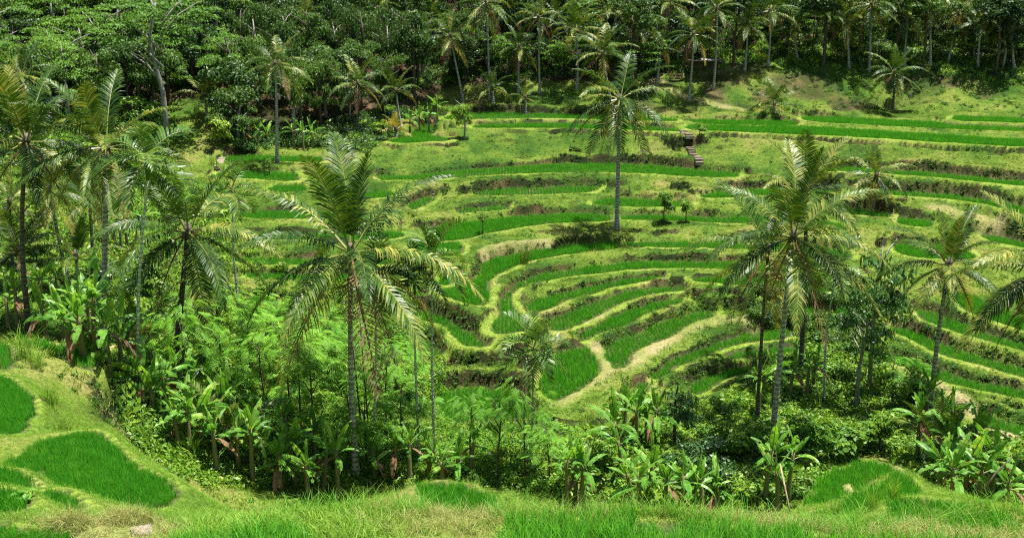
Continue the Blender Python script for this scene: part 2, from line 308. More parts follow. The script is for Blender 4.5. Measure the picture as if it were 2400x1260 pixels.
CTRL_PX = [  # pixel, row, distance of the ground there
 (100,780,52),(240,812,50),(400,1000,43),(300,900,45),(600,1100,42),(835,1130,44),(450,700,62),(300,600,75),(100,600,72),(450,500,88),
 (100,450,90),(300,420,98),(420,330,112),(450,265,117),(300,260,118),(100,300,106),(0,330,100),(100,160,124),(300,160,128),(600,200,128),(650,397,106),(700,320,116),(560,340,112),
 (900,262,126),(1000,205,133),(1200,195,136),(1400,190,136),(1560,178,137),(1700,165,138),(1800,150,139),(1900,150,139),(2000,150,139),(2100,155,137),(2200,150,137),(2300,160,135),(2400,175,133),
 (1560,235,133),(1700,235,132),(1900,235,132),(2100,235,131),(2300,225,130),(1700,120,146),(2000,105,148),(2300,110,146),(1300,130,146),(900,150,140),
 (700,900,52),(800,1000,48),(1000,1000,50),(1100,1050,47),(1300,1050,47),(1310,975,53),(1500,1010,50),(1500,1100,45),(1700,1000,52),(1800,1090,46),(1900,960,57),(2000,1010,53),
 (2200,1010,53),(2200,1090,47),(2350,1110,45),(1750,715,75),(1900,745,73),(1850,850,65),(1950,850,65),(1620,980,54),(560,800,58),(760,780,60),(900,800,59),(900,680,70),(800,560,82),(850,470,94),
 (2000,600,82),(1900,600,82),(2200,640,78),(1850,480,96),(1850,420,104),(400,560,82),(150,700,60),(500,620,76),
]
CTRL_W = [(0,0,-1.9),(-20,0,-1.9),(20,0,-1.9),(0,6,-4.6),(0,12,-8.6),(-8,12,-8.9),(8,12,-8.7),(-30,10,-6),(30,10,-6),(0,-25,2),(-60,0,2),(60,0,2),
 (0,25,-14.6),(5,25,-14.6),(-4,25,-14.4),(0,33,-19.2),(6,33,-19.2),(-6,33,-18.6),(9,29,-17.6),(14,31,-18.6),(20,31,-18.6),(-7,27,-15.6),(-9.5,30,-16.8),(-12.5,33,-17.2),(-5,24.5,-14.6),(-14,37.5,-17.4),(3,40,-20.6),(12,40,-20.8),(20,40,-20.6),(-14,36,-16.5),
 (-26,44,-15.6),(-40,60,-14.5),(-55,80,-12),(45,60,-21),(60,80,-19),(-60,40,-10),(60,40,-16),
 (-60,125,-4),(-85,110,0),(85,130,-6),(-90,160,16),(90,160,12),(0,165,6),(40,165,6),(-40,160,8),(0,200,24),(-90,200,34),(90,200,30),(0,330,70),(-160,330,75),(160,330,75),(-160,100,18),(160,100,4),(-160,0,8),(160,0,8)]
# lip of the cut bank above the long curved paddy: pixel, row, metres behind the paddy edge
tp = [(at_y(px, py, d)[0], d, at_y(px, py, d)[2]) for px, py, d in CTRL_PX] + list(CTRL_W)
for lab, z, P in PADDY:
    L = np.r_[0, np.cumsum(np.hypot(*np.diff(np.vstack([P, P[:1]]), axis=0).T))]
    n = max(6, int(L[-1] / 3.5)); ss = np.linspace(0, L[-1], n, endpoint=False)
    Q = np.vstack([P, P[:1]])
    for s in ss:
        tp.append((np.interp(s, L, Q[:, 0]), np.interp(s, L, Q[:, 1]), z))
tp = np.array(tp)
def tps_fit(p, lam):
    n = len(p); d2 = ((p[:, None, :2] - p[None, :, :2]) ** 2).sum(-1)
    K = 0.5 * d2 * np.log(d2 + 1e-6); K[np.diag_indices(n)] = lam
    A = np.zeros((n + 3, n + 3)); A[:n, :n] = K; A[:n, n] = 1; A[:n, n + 1:] = p[:, :2]; A[n, :n] = 1; A[n + 1:, :n] = p[:, :2].T
    return np.linalg.solve(A, np.r_[p[:, 2], 0, 0, 0])
def tps_eval(p, c, q):
    out = np.empty(len(q)); n = len(p)
    for i in range(0, len(q), 4000):
        s = q[i:i + 4000]; d2 = ((s[:, None] - p[None, :, :2]) ** 2).sum(-1)
        out[i:i + 4000] = (0.5 * d2 * np.log(d2 + 1e-6)) @ c[:n] + c[n] + s @ c[n + 1:]
    return out
coef = tps_fit(tp, 30.0)
cx = np.unique(np.r_[np.linspace(-170, -75, 12), np.linspace(-75, 75, 110), np.linspace(75, 170, 12)])
cyy = np.unique(np.r_[np.linspace(-30, 10, 8), np.linspace(10, 140, 130), np.linspace(140, 330, 24)])
cgx, cgy = np.meshgrid(cx, cyy)
cz = tps_eval(tp, coef, np.c_[cgx.ravel(), cgy.ravel()]).reshape(cgx.shape)
def bil(xs, ys, Z, x, y):
    i = np.clip(np.searchsorted(xs, x) - 1, 0, len(xs) - 2); j = np.clip(np.searchsorted(ys, y) - 1, 0, len(ys) - 2)
    u = np.clip((x - xs[i]) / (xs[i + 1] - xs[i]), 0, 1); v = np.clip((y - ys[j]) / (ys[j + 1] - ys[j]), 0, 1)
    return (Z[j, i] * (1 - u) * (1 - v) + Z[j, i + 1] * u * (1 - v) + Z[j + 1, i] * (1 - u) * v + Z[j + 1, i + 1] * u * v)
BASE = bil(cx, cyy, cz, GX, GY)

def vnoise(x, y, sc, seed):
    """smooth value noise in [-1,1]"""
    r = np.random.default_rng(seed).uniform(-1, 1, (97, 97))
    x = x / sc + 1000.3; y = y / sc + 1000.7
    i = np.floor(x).astype(int); j = np.floor(y).astype(int); u = x - i; v = y - j
    u = u * u * (3 - 2 * u); v = v * v * (3 - 2 * v)
    g = lambda a, b: r[b % 97, a % 97]
    return (g(i, j) * (1 - u) + g(i + 1, j) * u) * (1 - v) + (g(i, j + 1) * (1 - u) + g(i + 1, j + 1) * u) * v

OWN = np.full((NY, NX), -1, np.int16); SDI = np.full((NY, NX), 9.0, np.float32)
RING = np.full((NY, NX), -999.0, np.float32); RSD = np.full((NY, NX), 9.0, np.float32)
DSD = np.full((NY, NX), 9.0, np.float32); DZ = np.zeros((NY, NX), np.float32); DUP = np.zeros((NY, NX), np.float32)
BGY = np.gradient(BASE, axis=0) / np.gradient(GY, axis=0); BGX = np.gradient(BASE, axis=1) / np.gradient(GX, axis=1)
def seg_sd(P, X, Y):
    A = P; B = np.roll(P, -1, 0); d2 = np.full(X.shape, 1e9); ins = np.zeros(X.shape, bool)
    for (ax, ay), (bx_, by_) in zip(A, B):
        ex, ey = bx_ - ax, by_ - ay; t = np.clip(((X - ax) * ex + (Y - ay) * ey) / (ex * ex + ey * ey + 1e-12), 0, 1)
        d2 = np.minimum(d2, (X - ax - t * ex) ** 2 + (Y - ay - t * ey) ** 2)
        c = ((ay > Y) != (by_ > Y)) & (X < (ex) * (Y - ay) / (ey + 1e-12) + ax); ins ^= c
    d = np.sqrt(d2); return np.where(ins, -d, d)
order = sorted(range(len(PADDY)), key=lambda k: PADDY[k][1])
over = {}
for k in order:
    lab, z, P = PADDY[k]; pad = 1.6
    i0, i1 = np.searchsorted(XS, [P[:, 0].min() - pad, P[:, 0].max() + pad]); j0, j1 = np.searchsorted(YS, [P[:, 1].min() - pad, P[:, 1].max() + pad])
    sl = (slice(j0, j1), slice(i0, i1)); X = GX[sl]; Y = GY[sl]
    if X.size == 0: continue
    s = seg_sd(P, X + 0.10 * vnoise(X, Y, 0.9, 3), Y + 0.10 * vnoise(X, Y, 0.9, 4))
    dist = float(P[:, 1].mean()); bw = 0.15 if dist < 43 else (0.62 if dist < 95 else 0.8)
    bw = bw * (1 + 0.35 * vnoise(X, Y, 3.0, 7))
    ins = s < 0; o = OWN[sl]; sd = SDI[sl]; rg = RING[sl]; rs = RSD[sl]
    n0 = int((ins & (o >= 0)).sum())
    if n0: over[k] = n0
    o[ins] = k; sd[ins] = s[ins]; rg[ins] = -999
    gsy, gsx = np.gradient(s); gsx /= np.gradient(X, axis=1); gsy /= np.gradient(Y, axis=0)
    up = gsx * BGX[sl] + gsy * BGY[sl]                       # how steeply the hillside rises away from the paddy
    m = (~ins) & (s < 1.5) & (s < DSD[sl]); DSD[sl][m] = s[m]; DZ[sl][m] = z; DUP[sl][m] = up[m]
    ring = (~ins) & (s < np.where(up > 0.05, 0.0, bw))
    if dist < 36: ring &= o < 0
    rg[ring] = z + 0.10; rs[ring] = (s / bw)[ring]
    o[ring] = -1
fieldz = np.array([p[1] for p in PADDY])
FIX = (OWN >= 0) | (RING > -900)
TGT = np.where(OWN >= 0, fieldz[np.maximum(OWN, 0)], RING)
res = np.where(FIX, TGT - BASE, 0.0)
free = ~FIX; jj, ii = np.where(free[1:-1, 1:-1])
for it in range(420):
    a = 0.25 * (res[:-2, 1:-1] + res[2:, 1:-1] + res[1:-1, :-2] + res[1:-1, 2:])
    inner = res[1:-1, 1:-1]; inner[free[1:-1, 1:-1]] = a[free[1:-1, 1:-1]]
H = BASE + res
# steep risers: within a narrow gap between an upper and a lower level the ground keeps the upper level, then drops
def box(A, k, f):
    B = A.copy()
    for ax in (0, 1):
        Cc = B.copy()
        for d in range(1, k + 1):
            for sg in (d, -d):
                Cc = f(Cc, np.roll(B, sg, ax))
        B = Cc
    return B
K = 9
Ux = box(np.where(FIX, TGT, -999.0), K, np.maximum); Lx = box(np.where(FIX, TGT, 999.0), K, np.minimum)
ok = free & (Ux > -900) & (Lx < 900) & (Ux - Lx > 0.12) & (Ux - Lx < 1.35) & (GY < 140) & (GY > 45)
t = np.clip((H - Lx) / np.maximum(Ux - Lx, 0.05), 0, 1)
e0 = 0.10 + 0.10 * vnoise(GX, GY, 1.6, 41); t2 = np.clip((t - e0) / 0.34, 0, 1); t2 = t2 * t2 * (3 - 2 * t2)
H = np.where(ok, Lx + (Ux - Lx) * t2, H)
# cut toe of the long grassy banks
jup = np.clip(np.searchsorted(YS, YS + 2.6), 0, NY - 1); Hup = H[jup, :]
cut = np.clip(0.9 * (Hup - DZ) * (1 + 0.4 * vnoise(GX, GY, 3.5, 42)), 0, 1.25)
q = np.clip((DSD - 0.05) / 0.4, 0, 1)
toe = free & (DSD < 1.5) & (DUP > 0.05) & (GY > 45)
H = np.where(toe, np.maximum(H, DZ + cut * q * q * (3 - 2 * q)), H)
# the bund falls off as a short wall on its downhill side
jdn = np.clip(np.searchsorted(YS, YS - 2.6), 0, NY - 1); Hdn = H[jdn, :]
drop = np.clip(0.8 * (DZ - Hdn) * (1 + 0.5 * vnoise(GX, GY, 2.5, 43)), 0, 0.95); bwid = np.where(GY < 95, 0.62, 0.8)
q2 = np.clip((DSD - bwid) / 0.35, 0, 1); fall = free & ~ok & (DSD < 1.5) & (DUP < -0.02) & (GY > 45)
H = np.where(fall, np.minimum(H, DZ + 0.08 - drop * q2 * q2 * (3 - 2 * q2)), H)
# small ledges along the contours of the open banks
stp = 0.42; ph = H / stp + 0.55 * vnoise(GX, GY, 5.0, 81) + 0.25 * vnoise(GX, GY, 1.7, 82); fl = np.floor(ph); fq = np.clip((ph - fl - 0.70) / 0.16, 0, 1)
led = stp * (fl + fq * fq * (3 - 2 * fq)) - stp * (ph - H / stp)
wl = np.clip((GY - 48) / 6, 0, 1) * np.clip((136 - GY) / 5, 0, 1) * np.clip(0.75 + 0.6 * vnoise(GX, GY, 7.0, 83), 0, 1)
H = np.where(free & ~ok & ~toe & ~fall, H + (led - H) * wl, H)
# uneven banks: lumps, slumps and small ledges where no paddy lies
amp = np.clip((GY - 12) / 20, 0.2, 1.0) * np.where(GY > 140, 3.0, 1.0)
lum = 0.16 * vnoise(GX, GY, 2.2, 21) + 0.09 * vnoise(GX, GY, 0.9, 22) + 0.05 * vnoise(GX, GY, 0.45, 23)
H = np.where(free, H + lum * amp, H)
H = np.where(RING > -900, H + 0.035 * vnoise(GX, GY, 0.7, 24) + 0.03 * vnoise(GX, GY, 2.5, 25), H)
# the near terraces end in a steep drop into the ravine
EDGE_ = np.array([(236,992),(262,985),(290,1015),(325,1052),(372,1084),(430,1108),(480,1130),(560,1143),(700,1147),(900,1140),(985,1112),(1080,1104),(1180,1165),(1240,1192),(1300,1197),(1500,1202),(1800,1209),(1850,1205),(1885,1165),(1905,1138),(1960,1085),(2010,1066),(2080,1062),(2112,1078),(2180,1132),(2300,1166),(2380,1182),(2450,1205)], float)
ex, ey = project(np.stack([GX, GY, H], -1)); er = np.interp(ex, EDGE_[:, 0], EDGE_[:, 1])
beyond = free & (GY > 17) & (GY < 42) & (ex > 236) & (ex < 2450) & (ey < er)
zl = -GY * np.tan(PITCH + np.arctan((er + 9 - 630) / FPX)); fade = np.clip((42 - GY) / 5, 0, 1)
H = np.where(beyond, H + (np.minimum(H, zl - 0.25) - H) * fade, H)
Hs = H.copy()
Hs[1:-1, 1:-1] = 0.5 * H[1:-1, 1:-1] + 0.125 * (H[:-2, 1:-1] + H[2:, 1:-1] + H[1:-1, :-2] + H[1:-1, 2:])
H = np.where(OWN >= 0, H, Hs)

def ground(x, y): return bil(XS, YS, H, np.asarray(x, float), np.asarray(y, float))
def hit(px, py, y0=14.0, y1=190.0, step=0.25):
    """first ground point met by the line of sight through a pixel (arrays ok)"""
    px = np.atleast_1d(np.asarray(px, float)); py = np.atleast_1d(np.asarray(py, float))
    dx = (px - 1200) / FPX; dy = (630 - py) / FPX
    D = np.stack([dx, CP + dy * SP, -SP + dy * CP], -1); D = D / D[:, 1:2]
    y = np.full(len(px), y0); done = np.zeros(len(px), bool); out = np.full(len(px), y1)
    for s in np.arange(y0, y1, step):
        zz = ground(D[:, 0] * s, np.full(len(px), s)); h = (~done) & (D[:, 2] * s <= zz)
        out[h] = s; done |= h
        if done.all(): break
    P = D * out[:, None]; P[:, 2] = ground(P[:, 0], P[:, 1]); return P, done

# paths: bare earth drawn as a band along a line of ground points
PATH = np.zeros((NY, NX), np.float32)
def path_band(pts, width):
    P, _ = hit([p[0] for p in pts], [p[1] for p in pts]); P = P[:, :2]
    for a, b in zip(P[:-1], P[1:]):
        if np.hypot(*(b - a)) > 25: continue
        lo = np.minimum(a, b) - width * 2; hi = np.maximum(a, b) + width * 2
        i0, i1 = np.searchsorted(XS, [lo[0], hi[0]]); j0, j1 = np.searchsorted(YS, [lo[1], hi[1]])
        X = GX[j0:j1, i0:i1]; Y = GY[j0:j1, i0:i1]
        if X.size == 0: continue
        e = b - a; t = np.clip(((X - a[0]) * e[0] + (Y - a[1]) * e[1]) / (e @ e + 1e-9), 0, 1)
        d = np.hypot(X - a[0] - t * e[0], Y - a[1] - t * e[1]) + 0.15 * vnoise(X, Y, 0.6, 31)
        PATH[j0:j1, i0:i1] = np.maximum(PATH[j0:j1, i0:i1], np.clip(1.5 - d / width, 0, 1))
path_band([(1300,948),(1360,915),(1405,890),(1428,868),(1412,845),(1400,818)], 0.5)
path_band([(1428,868),(1480,862),(1500,835),(1560,800),(1620,772),(1690,745),(1760,745)], 0.6)
path_band([(1320,772),(1400,745),(1440,718),(1500,695)], 0.3)
path_band([(1130,600),(1150,585),(1200,575),(1290,572)], 0.3)
path_band([(1500,198),(1540,190),(1580,176),(1640,168),(1720,158)], 0.8)
path_band([(1530,200),(1580,215),(1640,235),(1740,260)], 0.5)
path_band([(2130,872),(2190,905),(2240,930),(2290,985),(2400,1030)], 0.5)
path_band([(2190,490),(2250,500),(2300,520),(2330,540)], 0.9)
path_band([(1960,1170),(2000,1150),(2050,1125),(2085,1105)], 0.35)
path_band([(250,1230),(330,1250),(300,1262)], 0.8)

terrain_m, nt, out = new_mat('terraced_hillside')
geo = N(nt, 'ShaderNodeNewGeometry')
att = N(nt, 'ShaderNodeAttribute', attribute_name='ground')      # R paddy mud, G bund grass, B bare path
sep = N(nt, 'ShaderNodeSeparateColor'); nt.links.new(att.outputs['Color'], sep.inputs[0])
def noise(sc, det=5, rough=0.6):
    n = N(nt, 'ShaderNodeTexNoise'); n.inputs['Scale'].default_value = sc; n.inputs['Detail'].default_value = det
    n.inputs['Roughness'].default_value = rough; nt.links.new(geo.outputs['Position'], n.inputs['Vector']); return n.outputs['Fac']
def ramp(fac, *stops):
    r = N(nt, 'ShaderNodeValToRGB'); e = r.color_ramp.elements
    e[0].position, e[0].color = stops[0][0], (*stops[0][1], 1); e[1].position, e[1].color = stops[-1][0], (*stops[-1][1], 1)
    for p, c in stops[1:-1]:
        x = e.new(p); x.color = (*c, 1)
    nt.links.new(fac, r.inputs['Fac']); return r.outputs[0]
def mixc(f, a, b):
    m = N(nt, 'ShaderNodeMix', data_type='RGBA'); nt.links.new(f, m.inputs[0]); nt.links.new(a, m.inputs[6]); nt.links.new(b, m.inputs[7]); return m.outputs[2]
def math_(op, a, b=None, c=None, clamp=False):
    m = N(nt, 'ShaderNodeMath', operation=op, use_clamp=clamp)
    for k, v in enumerate((a, b, c)):
        if v is None: continue
        if isinstance(v, (int, float)): m.inputs[k].default_value = v
        else: nt.links.new(v, m.inputs[k])
    return m.outputs[0]
att2 = N(nt, 'ShaderNodeAttribute', attribute_name='variation'); sep2 = N(nt, 'ShaderNodeSeparateColor'); nt.links.new(att2.outputs['Color'], sep2.inputs[0])
n1, n2, n3 = sep2.outputs['Red'], sep2.outputs['Green'], sep2.outputs['Blue']
nf = noise(7.0, 3)
def jit(f): return math_('ADD', f, math_('MULTIPLY_ADD', nf, 0.5, -0.25))
grass = ramp(jit(n1), (0.22, (0.030, 0.085, 0.010)), (0.42, (0.080, 0.150, 0.017)), (0.64, (0.145, 0.205, 0.030)), (0.92, (0.225, 0.210, 0.065)))
fine = ramp(nf, (0.30, (0.60, 0.60, 0.60)), (0.70, (1.15, 1.15, 1.15)))
soil_shade = ramp(jit(n2), (0.25, (0.014, 0.026, 0.006)), (0.48, (0.034, 0.038, 0.013)), (0.70, (0.066, 0.055, 0.022)), (0.92, (0.150, 0.105, 0.052)))  # riser earth, colour darkened to paint shadow lines below the bunds
bund = ramp(jit(n3), (0.25, (0.130, 0.220, 0.022)), (0.62, (0.220, 0.300, 0.045)), (0.92, (0.310, 0.300, 0.095)))
mud = ramp(nf, (0.35, (0.050, 0.070, 0.020)), (0.65, (0.110, 0.120, 0.040)))
path = ramp(jit(n2), (0.25, (0.170, 0.210, 0.050)), (0.60, (0.270, 0.260, 0.095)), (0.80, (0.340, 0.290, 0.150)))
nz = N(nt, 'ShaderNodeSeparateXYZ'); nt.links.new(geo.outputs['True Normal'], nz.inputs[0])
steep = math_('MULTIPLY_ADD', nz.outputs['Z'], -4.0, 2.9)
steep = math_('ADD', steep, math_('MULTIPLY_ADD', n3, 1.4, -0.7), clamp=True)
col = mixc(steep, grass, soil_shade)
litter = ramp(jit(n2), (0.25, (0.022, 0.030, 0.012)), (0.55, (0.060, 0.045, 0.025)), (0.85, (0.150, 0.095, 0.055)))  # forest floor litter; on the right bank it also paints in tree shade
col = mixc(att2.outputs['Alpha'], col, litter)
col = mixc(sep.outputs['Green'], col, bund)
col = mixc(sep.outputs['Blue'], col, path)
col = mixc(sep.outputs['Red'], col, mud)
mm = N(nt, 'ShaderNodeMix', data_type='RGBA', blend_type='MULTIPLY'); mm.inputs[0].default_value = 1.0
nt.links.new(col, mm.inputs[6]); nt.links.new(fine, mm.inputs[7])
p = N(nt, 'ShaderNodeBsdfPrincipled'); p.inputs['Roughness'].default_value = 0.9; p.inputs['Specular IOR Level'].default_value = 0.1
nt.links.new(mm.outputs[2], p.inputs['Base Color'])
b = N(nt, 'ShaderNodeBump'); b.inputs['Strength'].default_value = 0.9; b.inputs['Distance'].default_value = 0.12
nt.links.new(nf, b.inputs['Height']); nt.links.new(b.outputs[0], p.inputs['Normal'])
nt.links.new(p.outputs[0], out.inputs['Surface'])

idx = np.arange(NX * NY).reshape(NY, NX)
F = np.stack([idx[:-1, :-1], idx[:-1, 1:], idx[1:, 1:], idx[1:, :-1]], -1).reshape(-1, 4)
me = fast_mesh('terrain', np.stack([GX, GY, H], -1).reshape(-1, 3), F, [terrain_m], smooth=True)
ca = me.color_attributes.new('ground', 'FLOAT_COLOR', 'POINT')
colarr = np.zeros((NY * NX, 4), np.float32); colarr[:, 3] = 1
colarr[:, 0] = (OWN >= 0).ravel(); colarr[:, 1] = ((RING > -900) & (RSD < 0.85)).ravel(); colarr[:, 2] = np.where(OWN >= 0, 0, PATH).ravel()
ca.data.foreach_set('color', colarr.ravel())
FPX_, FPY_ = project(np.stack([GX, GY, H], -1))
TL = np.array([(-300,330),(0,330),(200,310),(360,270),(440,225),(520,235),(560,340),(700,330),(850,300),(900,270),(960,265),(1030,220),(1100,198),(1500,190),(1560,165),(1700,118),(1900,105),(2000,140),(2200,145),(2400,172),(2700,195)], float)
FOR = np.where(GY > 100, np.maximum(np.where((FPX_ > 1480) & (GY > 128.5), np.clip(0.20 + 0.9 * vnoise(GX, GY, 3.0, 92), 0, 0.8), 0), np.clip((np.interp(FPX_, TL[:, 0], TL[:, 1]) - FPY_) / 14 + 0.3 + 0.6 * vnoise(GX, GY, 2.0, 91), 0, 1)), 0.0)  # forest floor, plus right bank darkened in patches as painted tree shade and brown earth
def fbm(sc, seed): return 0.5 + 0.30 * (vnoise(GX, GY, sc, seed) + 0.55 * vnoise(GX, GY, sc / 2.3, seed + 1) + 0.3 * vnoise(GX, GY, sc / 5, seed + 2))
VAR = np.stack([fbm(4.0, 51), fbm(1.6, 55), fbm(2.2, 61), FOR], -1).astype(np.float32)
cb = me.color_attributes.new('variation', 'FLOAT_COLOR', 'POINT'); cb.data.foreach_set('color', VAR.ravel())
terrain = tag(link('terrain', me), 'green terraced hillside with rice paddies, grassy banks and a ravine', kind='structure')
print('paddies', len(PADDY), 'grid', NX, NY, 'overlaps', over)
NZ = 1.0 / np.sqrt(1 + (np.gradient(H, axis=0) / np.gradient(GY, axis=0)) ** 2 + (np.gradient(H, axis=1) / np.gradient(GX, axis=1)) ** 2)

# ------------------------------------------------------------------ scattering of what nobody could count
def source_collection(name, meshes):
    col = bpy.data.collections.new(name)
    for i, me in enumerate(meshes):
        o = bpy.data.objects.new('%s_%02d' % (name, i), me); col.objects.link(o)
    return col
def scatter(name, pts, col, nvar, scl, label, cat=None, group=None, tilt=0.12, kind='stuff', var=None):
    pts = np.asarray(pts, np.float32)
    if len(pts) == 0: return None
    me = bpy.data.meshes.new(name); me.vertices.add(len(pts)); me.vertices.foreach_set('co', pts.ravel())
    n = len(pts)
    rot = np.c_[rng.normal(0, tilt, n), rng.normal(0, tilt, n), rng.uniform(0, 2 * np.pi, n)].astype(np.float32)
    a = me.attributes.new('rot', 'FLOAT_VECTOR', 'POINT'); a.data.foreach_set('vector', rot.ravel())
    a = me.attributes.new('scl', 'FLOAT', 'POINT'); a.data.foreach_set('value', np.asarray(scl, np.float32))
    a = me.attributes.new('idx', 'INT', 'POINT'); a.data.foreach_set('value', (rng.integers(0, nvar, n) if var is None else var).astype(np.int32))
    o = link(name, me); tag(o, label, cat, group, kind)
    ng = bpy.data.node_groups.get('scatter_' + col.name)
    if ng is None:
        ng = bpy.data.node_groups.new('scatter_' + col.name, 'GeometryNodeTree')
        ng.interface.new_socket('Geometry', in_out='INPUT', socket_type='NodeSocketGeometry')
        ng.interface.new_socket('Geometry', in_out='OUTPUT', socket_type='NodeSocketGeometry')
        gi = ng.nodes.new('NodeGroupInput'); go = ng.nodes.new('NodeGroupOutput')
        ci = ng.nodes.new('GeometryNodeCollectionInfo'); ci.inputs['Collection'].default_value = col
        ci.inputs['Separate Children'].default_value = True; ci.inputs['Reset Children'].default_value = True
        ip = ng.nodes.new('GeometryNodeInstanceOnPoints'); ip.inputs['Pick Instance'].default_value = True
        def att(nm, ty):
            x = ng.nodes.new('GeometryNodeInputNamedAttribute'); x.data_type = ty; x.inputs['Name'].default_value = nm
            return x.outputs['Attribute']
        L = ng.links.new
        L(gi.outputs[0], ip.inputs['Points']); L(ci.outputs[0], ip.inputs['Instance'])
        L(att('idx', 'INT'), ip.inputs['Instance Index']); L(att('rot', 'FLOAT_VECTOR'), ip.inputs['Rotation']); L(att('scl', 'FLOAT'), ip.inputs['Scale'])
        L(ip.outputs[0], go.inputs[0])
    md = o.modifiers.new('scatter', 'NODES'); md.node_group = ng
    return o

def blades(seed, n, h, spread, wdt, lean, mat, segs=2):
    r = np.random.default_rng(seed); V = []; F = []
    for _ in range(n):
        a = r.uniform(0, 2 * np.pi); d = np.array([math.cos(a), math.sin(a), 0]); s = np.array([-d[1], d[0], 0])
        a2 = r.uniform(0, np.pi); s = np.array([math.cos(a2), math.sin(a2), 0]) * 0.8 + s * 0.3
        b = np.array([r.normal(0, spread), r.normal(0, spread), 0]); hh = h * r.uniform(0.65, 1.1); ln = lean * r.uniform(0.2, 1.2)
        i = len(V)
        for k in range(segs):
            t = k / segs; c = b + d * ln * hh * t ** 1.8 + np.array([0, 0, hh * (t - 0.25 * lean * t * t)])
            ww = wdt * (1 - 0.45 * t); V += [c - s * ww, c + s * ww]
        V.append(b + d * ln * hh + np.array([0, 0, hh * (1 - 0.25 * lean)]))
        for k in range(segs - 1):
            F.append((i + 2 * k, i + 2 * k + 1, i + 2 * k + 3, i + 2 * k + 2))
        F.append((i + 2 * segs - 2, i + 2 * segs - 1, i + 2 * segs))
    return mesh_from('blade_tuft', V, F, [mat])
def leaf_ball(seed, n, rad, leaf, mat, flat=0.8, base=0.0):
    """small leafy clump: leaf-sized diamonds through a half ball"""
    r = np.random.default_rng(seed)
    d = r.normal(size=(n, 3)); d /= np.linalg.norm(d, axis=1)[:, None]; d[:, 2] = np.abs(d[:, 2])
    c = d * (rad * r.uniform(0.45, 1.0, (n, 1))) * np.array([1, 1, flat]); c[:, 2] += base
    return leaf_cards(c, d + r.normal(0, 0.5, (n, 3)), leaf * r.uniform(0.6, 1.25, n), r, mat)
def leaf_cards(c, nrm, size, r, mat, aspect=0.5, name='leaf_clump'):
    n = len(c); nrm = nrm / (np.linalg.norm(nrm, axis=1)[:, None] + 1e-9)
    a = r.normal(size=(n, 3)); a[:, 2] -= 0.6
    u = a - nrm * (a * nrm).sum(1)[:, None]; u /= np.linalg.norm(u, axis=1)[:, None] + 1e-9; v = np.cross(nrm, u)
    s = size[:, None]
    V = np.stack([c - u * s * 0.5, c + v * s * aspect * 0.5 - nrm * s * 0.06, c + u * s * 0.55 - nrm * s * 0.14, c - v * s * aspect * 0.5 - nrm * s * 0.06], 1).reshape(-1, 3)
    Fc = np.arange(4 * n).reshape(n, 4)
    return fast_mesh(name, V, Fc, [mat])

RICE = source_collection('rice_tuft', [blades(100 + k, 13, 0.42, 0.055, 0.012, 0.35, M['rice']) for k in range(5)])
RICE_NEAR = source_collection('rice_tuft_near', [blades(120 + k, 11, 0.54, 0.06, 0.0105, 0.42, M['rice_near'], 3) for k in range(5)])
RICE_MID = source_collection('rice_tuft_mid', [blades(130 + k, 12, 0.5, 0.065, 0.012, 0.35, M['rice'], 2) for k in range(5)])
BANK = source_collection('bank_tuft', [blades(140 + k, 14, 0.20, 0.10, 0.012, 0.9, M['grass']) for k in range(4)]
                         + [blades(150 + k, 12, 0.22, 0.10, 0.011, 1.0, M['dry']) for k in range(2)]
                         + [leaf_ball(160 + k, 26, 0.24, 0.16, M['weed']) for k in range(3)])
NEARG = source_collection('near_grass_tuft', [blades(170 + k, 14, 0.24, 0.07, 0.007, 0.9, M['grass_near'], 3) for k in range(3)]
                          + [blades(180 + k, 12, 0.30, 0.08, 0.005, 1.1, M['dry'], 3) for k in range(3)])
TALLG = source_collection('tall_grass_tuft', [blades(190 + k, 9, 0.75, 0.08, 0.008, 0.75, M['rice_near'] if k % 2 else M['grass_near'], 4) for k in range(4)])

# rice: one stand per paddy
cellA = np.gradient(XS)[None, :] * np.gradient(YS)[:, None]
nrice = 0
for k, (lab, z, P) in enumerate(PADDY):
    dist = float(P[:, 1].mean()); near = dist < 36
    sp = 0.115 if dist < 17.5 else (0.07 if near else (0.185 if dist < 90 else 0.23))
    x0, y0 = P.min(0); x1, y1 = P.max(0)
    far = dist > 36; sx, sy = (sp * 1.35, sp * 0.74) if far else (sp, sp)
    gx, gy = np.meshgrid(np.arange(x0, x1, sx), np.arange(max(y0, 14.3), y1, sy))
    gx = gx.ravel() + rng.normal(0, sp * (0.12 if far else 0.22), gx.size); gy = gy.ravel() + rng.normal(0, sp * 0.2, gy.size)
    i = np.clip(np.searchsorted(XS, gx), 0, NX - 1); j = np.clip(np.searchsorted(YS, gy), 0, NY - 1)
    keep = (OWN[j, i] == k) & (np.abs(SDI[j, i]) > (0.02 if near else 0.10))
    px, py = project(np.c_[gx, gy, np.full(gx.size, z)]); keep &= (px > -200) & (px < 2600) & (py < 1420)
    keep &= (vnoise(gx, gy, 0.8, 73) + 0.6 * vnoise(gx, gy, 0.35, 74) > -1.05) & (rng.uniform(0, 1, gx.size) > 0.03)
    gx, gy = gx[keep], gy[keep]; nrice += len(gx)
    hgt = 1.0 + 0.10 * math.sin(k * 2.7) + 0.20 * vnoise(gx, gy, 1.3, 71) + rng.normal(0, 0.09, len(gx))
    if near and dist > 17.5: hgt *= 0.5
    scatter('rice', np.c_[gx, gy, np.full(len(gx), z - 0.02)], (RICE_NEAR if dist < 17.5 else RICE_MID) if near else RICE, 5, np.clip(hgt, 0.5, 1.4), lab, 'rice', 'rice stands in the terraced paddies', 0.06)
print('rice tufts', nrice)

